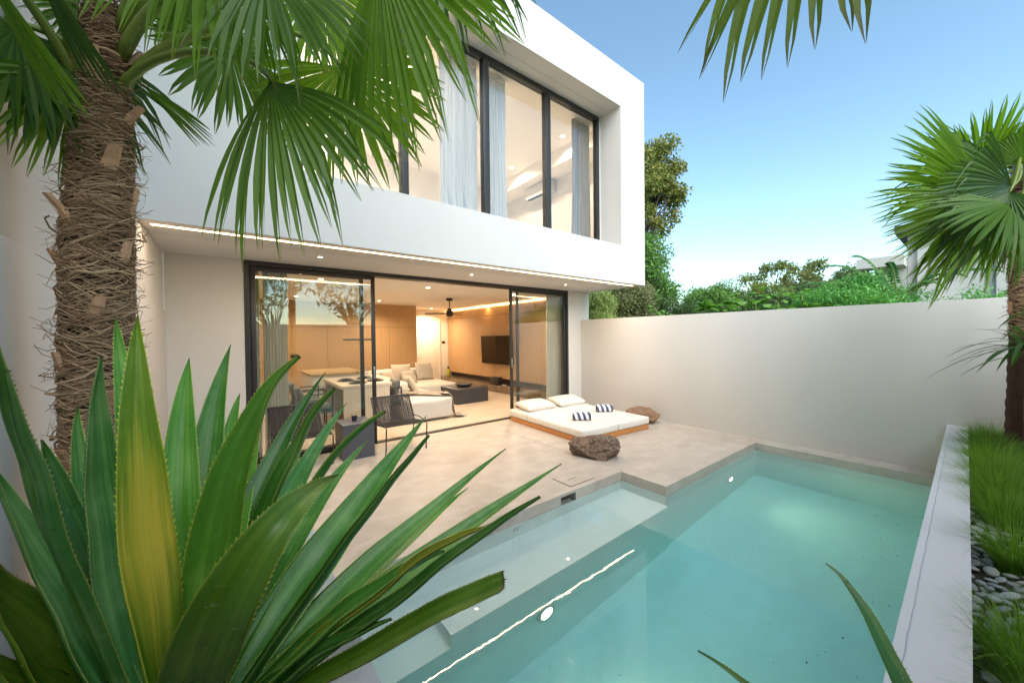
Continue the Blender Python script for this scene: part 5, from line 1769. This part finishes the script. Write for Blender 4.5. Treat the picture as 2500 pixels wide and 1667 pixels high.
# arching pinnate fronds
def pinnate(label, base, tips, seed):
    root = thing('feathery_shrub', label, 'shrub', base)
    rn = random.Random(seed)
    m = mat_leaf('pinnate_%d' % seed, [(.03, .12, .03), (.045, .16, .035), (.07, .21, .05)], .3, .45, .4)
    for tp in tips:
        tp = Vector(tp); b = Vector(base) + Vector((0, 0, .9))
        mid = b.lerp(tp, .55) + Vector((0, 0, .45))
        P = [b * (1 - t) ** 2 + mid * 2 * t * (1 - t) + tp * t * t for t in [i / 40 for i in range(41)]]
        st = MB().tube(P, [.012 - .009 * i / 40 for i in range(41)], 4)
        so = st.build('branch', M_PETIOLE, root, True)
        lf = MB()
        for i in range(10, 41):
            d = (P[min(i + 1, 40)] - P[i - 1]).normalized()
            sd = d.cross(Vector((0, 0, 1))).normalized()
            for sg in (-1, 1):
                a = P[i]; L = .105 * (1 - .4 * (i - 10) / 30)
                dd = (sd * sg * .9 + d * .35 + Vector((0, 0, -.5 + rn.uniform(-.2, .2)))).normalized()
                w = d * .017
                lf.add([a, a + dd * L * .5 + w, a + dd * L, a + dd * L * .5 - w], [(0, 1, 2, 3)])
        lf.build('leaflets', m, so)
pinnate('arching green branches reaching right across the neighbouring wall', (9.3, .9, 1.2), [(9.4, -.05, 2.72), (9.5, .15, 2.50), (9.2, .35, 2.30), (9.3, 1.9, 2.9), (9.0, 2.3, 2.5), (9.4, 1.5, 3.05), (9.7, -.2, 2.55), (9.1, 1.0, 2.8)], 31)
# broad bright leaves peeping over the wall
def broadleaf(label, x, y, z, n, s, seed):
    z += .08; s *= 1.05; n = int(n * 1.5)
    root = thing('broadleaf_plant', label, 'plant', (x, y, -.06), group='bright broad leaved plants peeping over the wall')
    rn = random.Random(seed)
    MB().tube([(x, y, -.06), (x, y, z)], [.02, .012], 6).build('stem', M_PETIOLE, root, True)
    for i in range(n):
        a = rn.uniform(0, 6.28); el = rn.uniform(.5, 1.45)
        d = Vector((math.cos(a) * math.cos(el), math.sin(a) * math.cos(el), math.sin(el)))
        sd = d.cross(Vector((0, 0, 1))).normalized()
        o = Vector((x + rn.gauss(0, .13), y + rn.gauss(0, .13), z + rn.gauss(-.06, .10)))
        L = s * rn.uniform(.7, 1.2)
        vs, fs = [], []
        for j in range(7):
            t = j / 6
            p = o + d * L * t + Vector((0, 0, -1)) * L * .75 * t * t
            w = L * .36 * math.sin(math.pi * (t * .92 + .06)) ** .8
            vs += [p - sd * w + Vector((0, 0, -w * .25)), p, p + sd * w + Vector((0, 0, -w * .25))]
        for j in range(6):
            b = j * 3
            fs += [(b, b + 1, b + 4, b + 3), (b + 1, b + 2, b + 5, b + 4)]
        MB().add(vs, fs).build('leaf', M_BROAD, root, True)
M_BROAD = mat_leaf('broad_leaf_bright', GB, .35, .4, .45)
for i, (x, y, z, n, s, lab) in enumerate((
    (7.5, 4.35, 2.02, 8, .20, 'small bright leafed plant nearest the bamboo'),
    (7.9, 3.50, 2.16, 16, .26, 'tall bright leafed clump left of the others on the wall top'),
    (8.1, 3.15, 2.10, 14, .24, 'bright leafed clump second along the wall top'),
    (8.2, 2.72, 2.16, 14, .24, 'bright leafed clump in the middle of the wall top'),
    (8.3, 2.38, 2.10, 12, .22, 'bright leafed clump right of the middle of the wall top'),
    (8.6, 2.08, 2.22, 10, .24, 'taller bright leafed stem before the pyramid roof'),
    (8.6, 1.72, 2.04, 8, .22, 'low bright leafed clump under the airy tree'),
    (8.7, 1.12, 2.06, 8, .18, 'small bright leafed clump farthest right on the wall top'))):
    broadleaf(lab, x, y, z, n, s, 60 + i)

# far pavilion with pyramid roof, neighbour house
pv = thing('pavilion', 'distant small building with grey pyramid roof seen through the trees', 'building', (31.5, 8.2, -.06))
MB().add([(29.8, 6.5, 3.55), (33.2, 6.5, 3.55), (33.2, 9.9, 3.55), (29.8, 9.9, 3.55), (31.5, 8.2, 5.35)], [(0, 1, 4), (1, 2, 4), (2, 3, 4), (3, 0, 4), (3, 2, 1, 0)]).build('roof', mat_flat('slate_roof', (.16, .18, .21), .8, .2, 3), pv)
BX('wall', M_CREAM, pv, 30.2, 32.8, 6.9, 9.5, -.06, 3.549)
nb = thing('neighbour_house', 'beige neighbouring house partly hidden by the right palm', 'house', (14, -1, -.06))
BX('wall', M_CREAM, nb, 13.25, 20, -6.0, 1.12, -.06, 4.0)
BX('pilaster', M_CREAM, nb, 13.15, 13.2495, .62, .95, -.06, 4.0)
BX('pilaster', M_CREAM, nb, 13.15, 13.2495, -.55, -.20, -.06, 4.0)
BX('roof', M_ROOFD, nb, 12.95, 20.3, -6.3, 1.32, 4.001, 4.18)
cn = BX('canopy', M_CREAM, nb, 12.6, 13.2495, 1.125, 1.95, 3.18, 3.42)
BX('canopy_wall', M_CREAM, nb, 13.25, 18, 1.125, 1.70, -.06, 3.40)

# world behind the camera, visible only as reflections
gh = thing('gabled_house', 'gabled house behind the camera, seen as a reflection in the right door pane', 'house', (18, -8, -.06))
gx = 18.9
MB().add([(15.9, -8, -.06), (21.9, -8, -.06), (21.9, -8, 3.1), (gx, -8, 4.15), (15.9, -8, 3.1), (15.9, -14, -.06), (21.9, -14, -.06), (21.9, -14, 3.1), (gx, -14, 4.15), (15.9, -14, 3.1)],
         [(0, 1, 2, 3, 4), (9, 8, 7, 6, 5), (0, 4, 9, 5), (1, 6, 7, 2)]).build('wall', M_CREAM, gh)
MB().add([(15.5, -7.7, 3.0), (gx, -7.7, 4.22), (22.3, -7.7, 3.0), (22.3, -14.3, 3.0), (gx, -14.3, 4.22), (15.5, -14.3, 3.0),
          (15.5, -7.7, 3.1), (gx, -7.7, 4.32), (22.3, -7.7, 3.1), (22.3, -14.3, 3.1), (gx, -14.3, 4.32), (15.5, -14.3, 3.1)],
         [(6, 7, 10, 11), (7, 8, 9, 10), (0, 5, 4, 1), (1, 4, 3, 2), (0, 1, 7, 6), (1, 2, 8, 7), (3, 4, 10, 9), (4, 5, 11, 10), (0, 6, 11, 5), (2, 3, 9, 8)]).build('roof', M_ROOFD, gh)
back = [(-1.2, -2.6, 3.4, 1.2, 'leafy frangipani tree behind the rear wall, left of the others'), (1.2, -3.0, 3.0, 1.3, 'leafy frangipani tree behind the middle of the rear wall'),
        (3.6, -2.8, 3.3, 1.3, 'leafy frangipani tree behind the rear wall, right of the middle'), (6.4, -3.4, 2.7, 1.2, 'leafy frangipani tree behind the right end of the rear wall')]
for i, (x, y, z, r, lab) in enumerate(back):
    tree('frangipani_tree', lab, 'tree', (x, y, -.06), (x, y, z), (r, r * .8, r * .75), 9, .50, 20, .34, G2, 200 + i, .08, .1, group='trees behind the rear wall', shape=3.2)
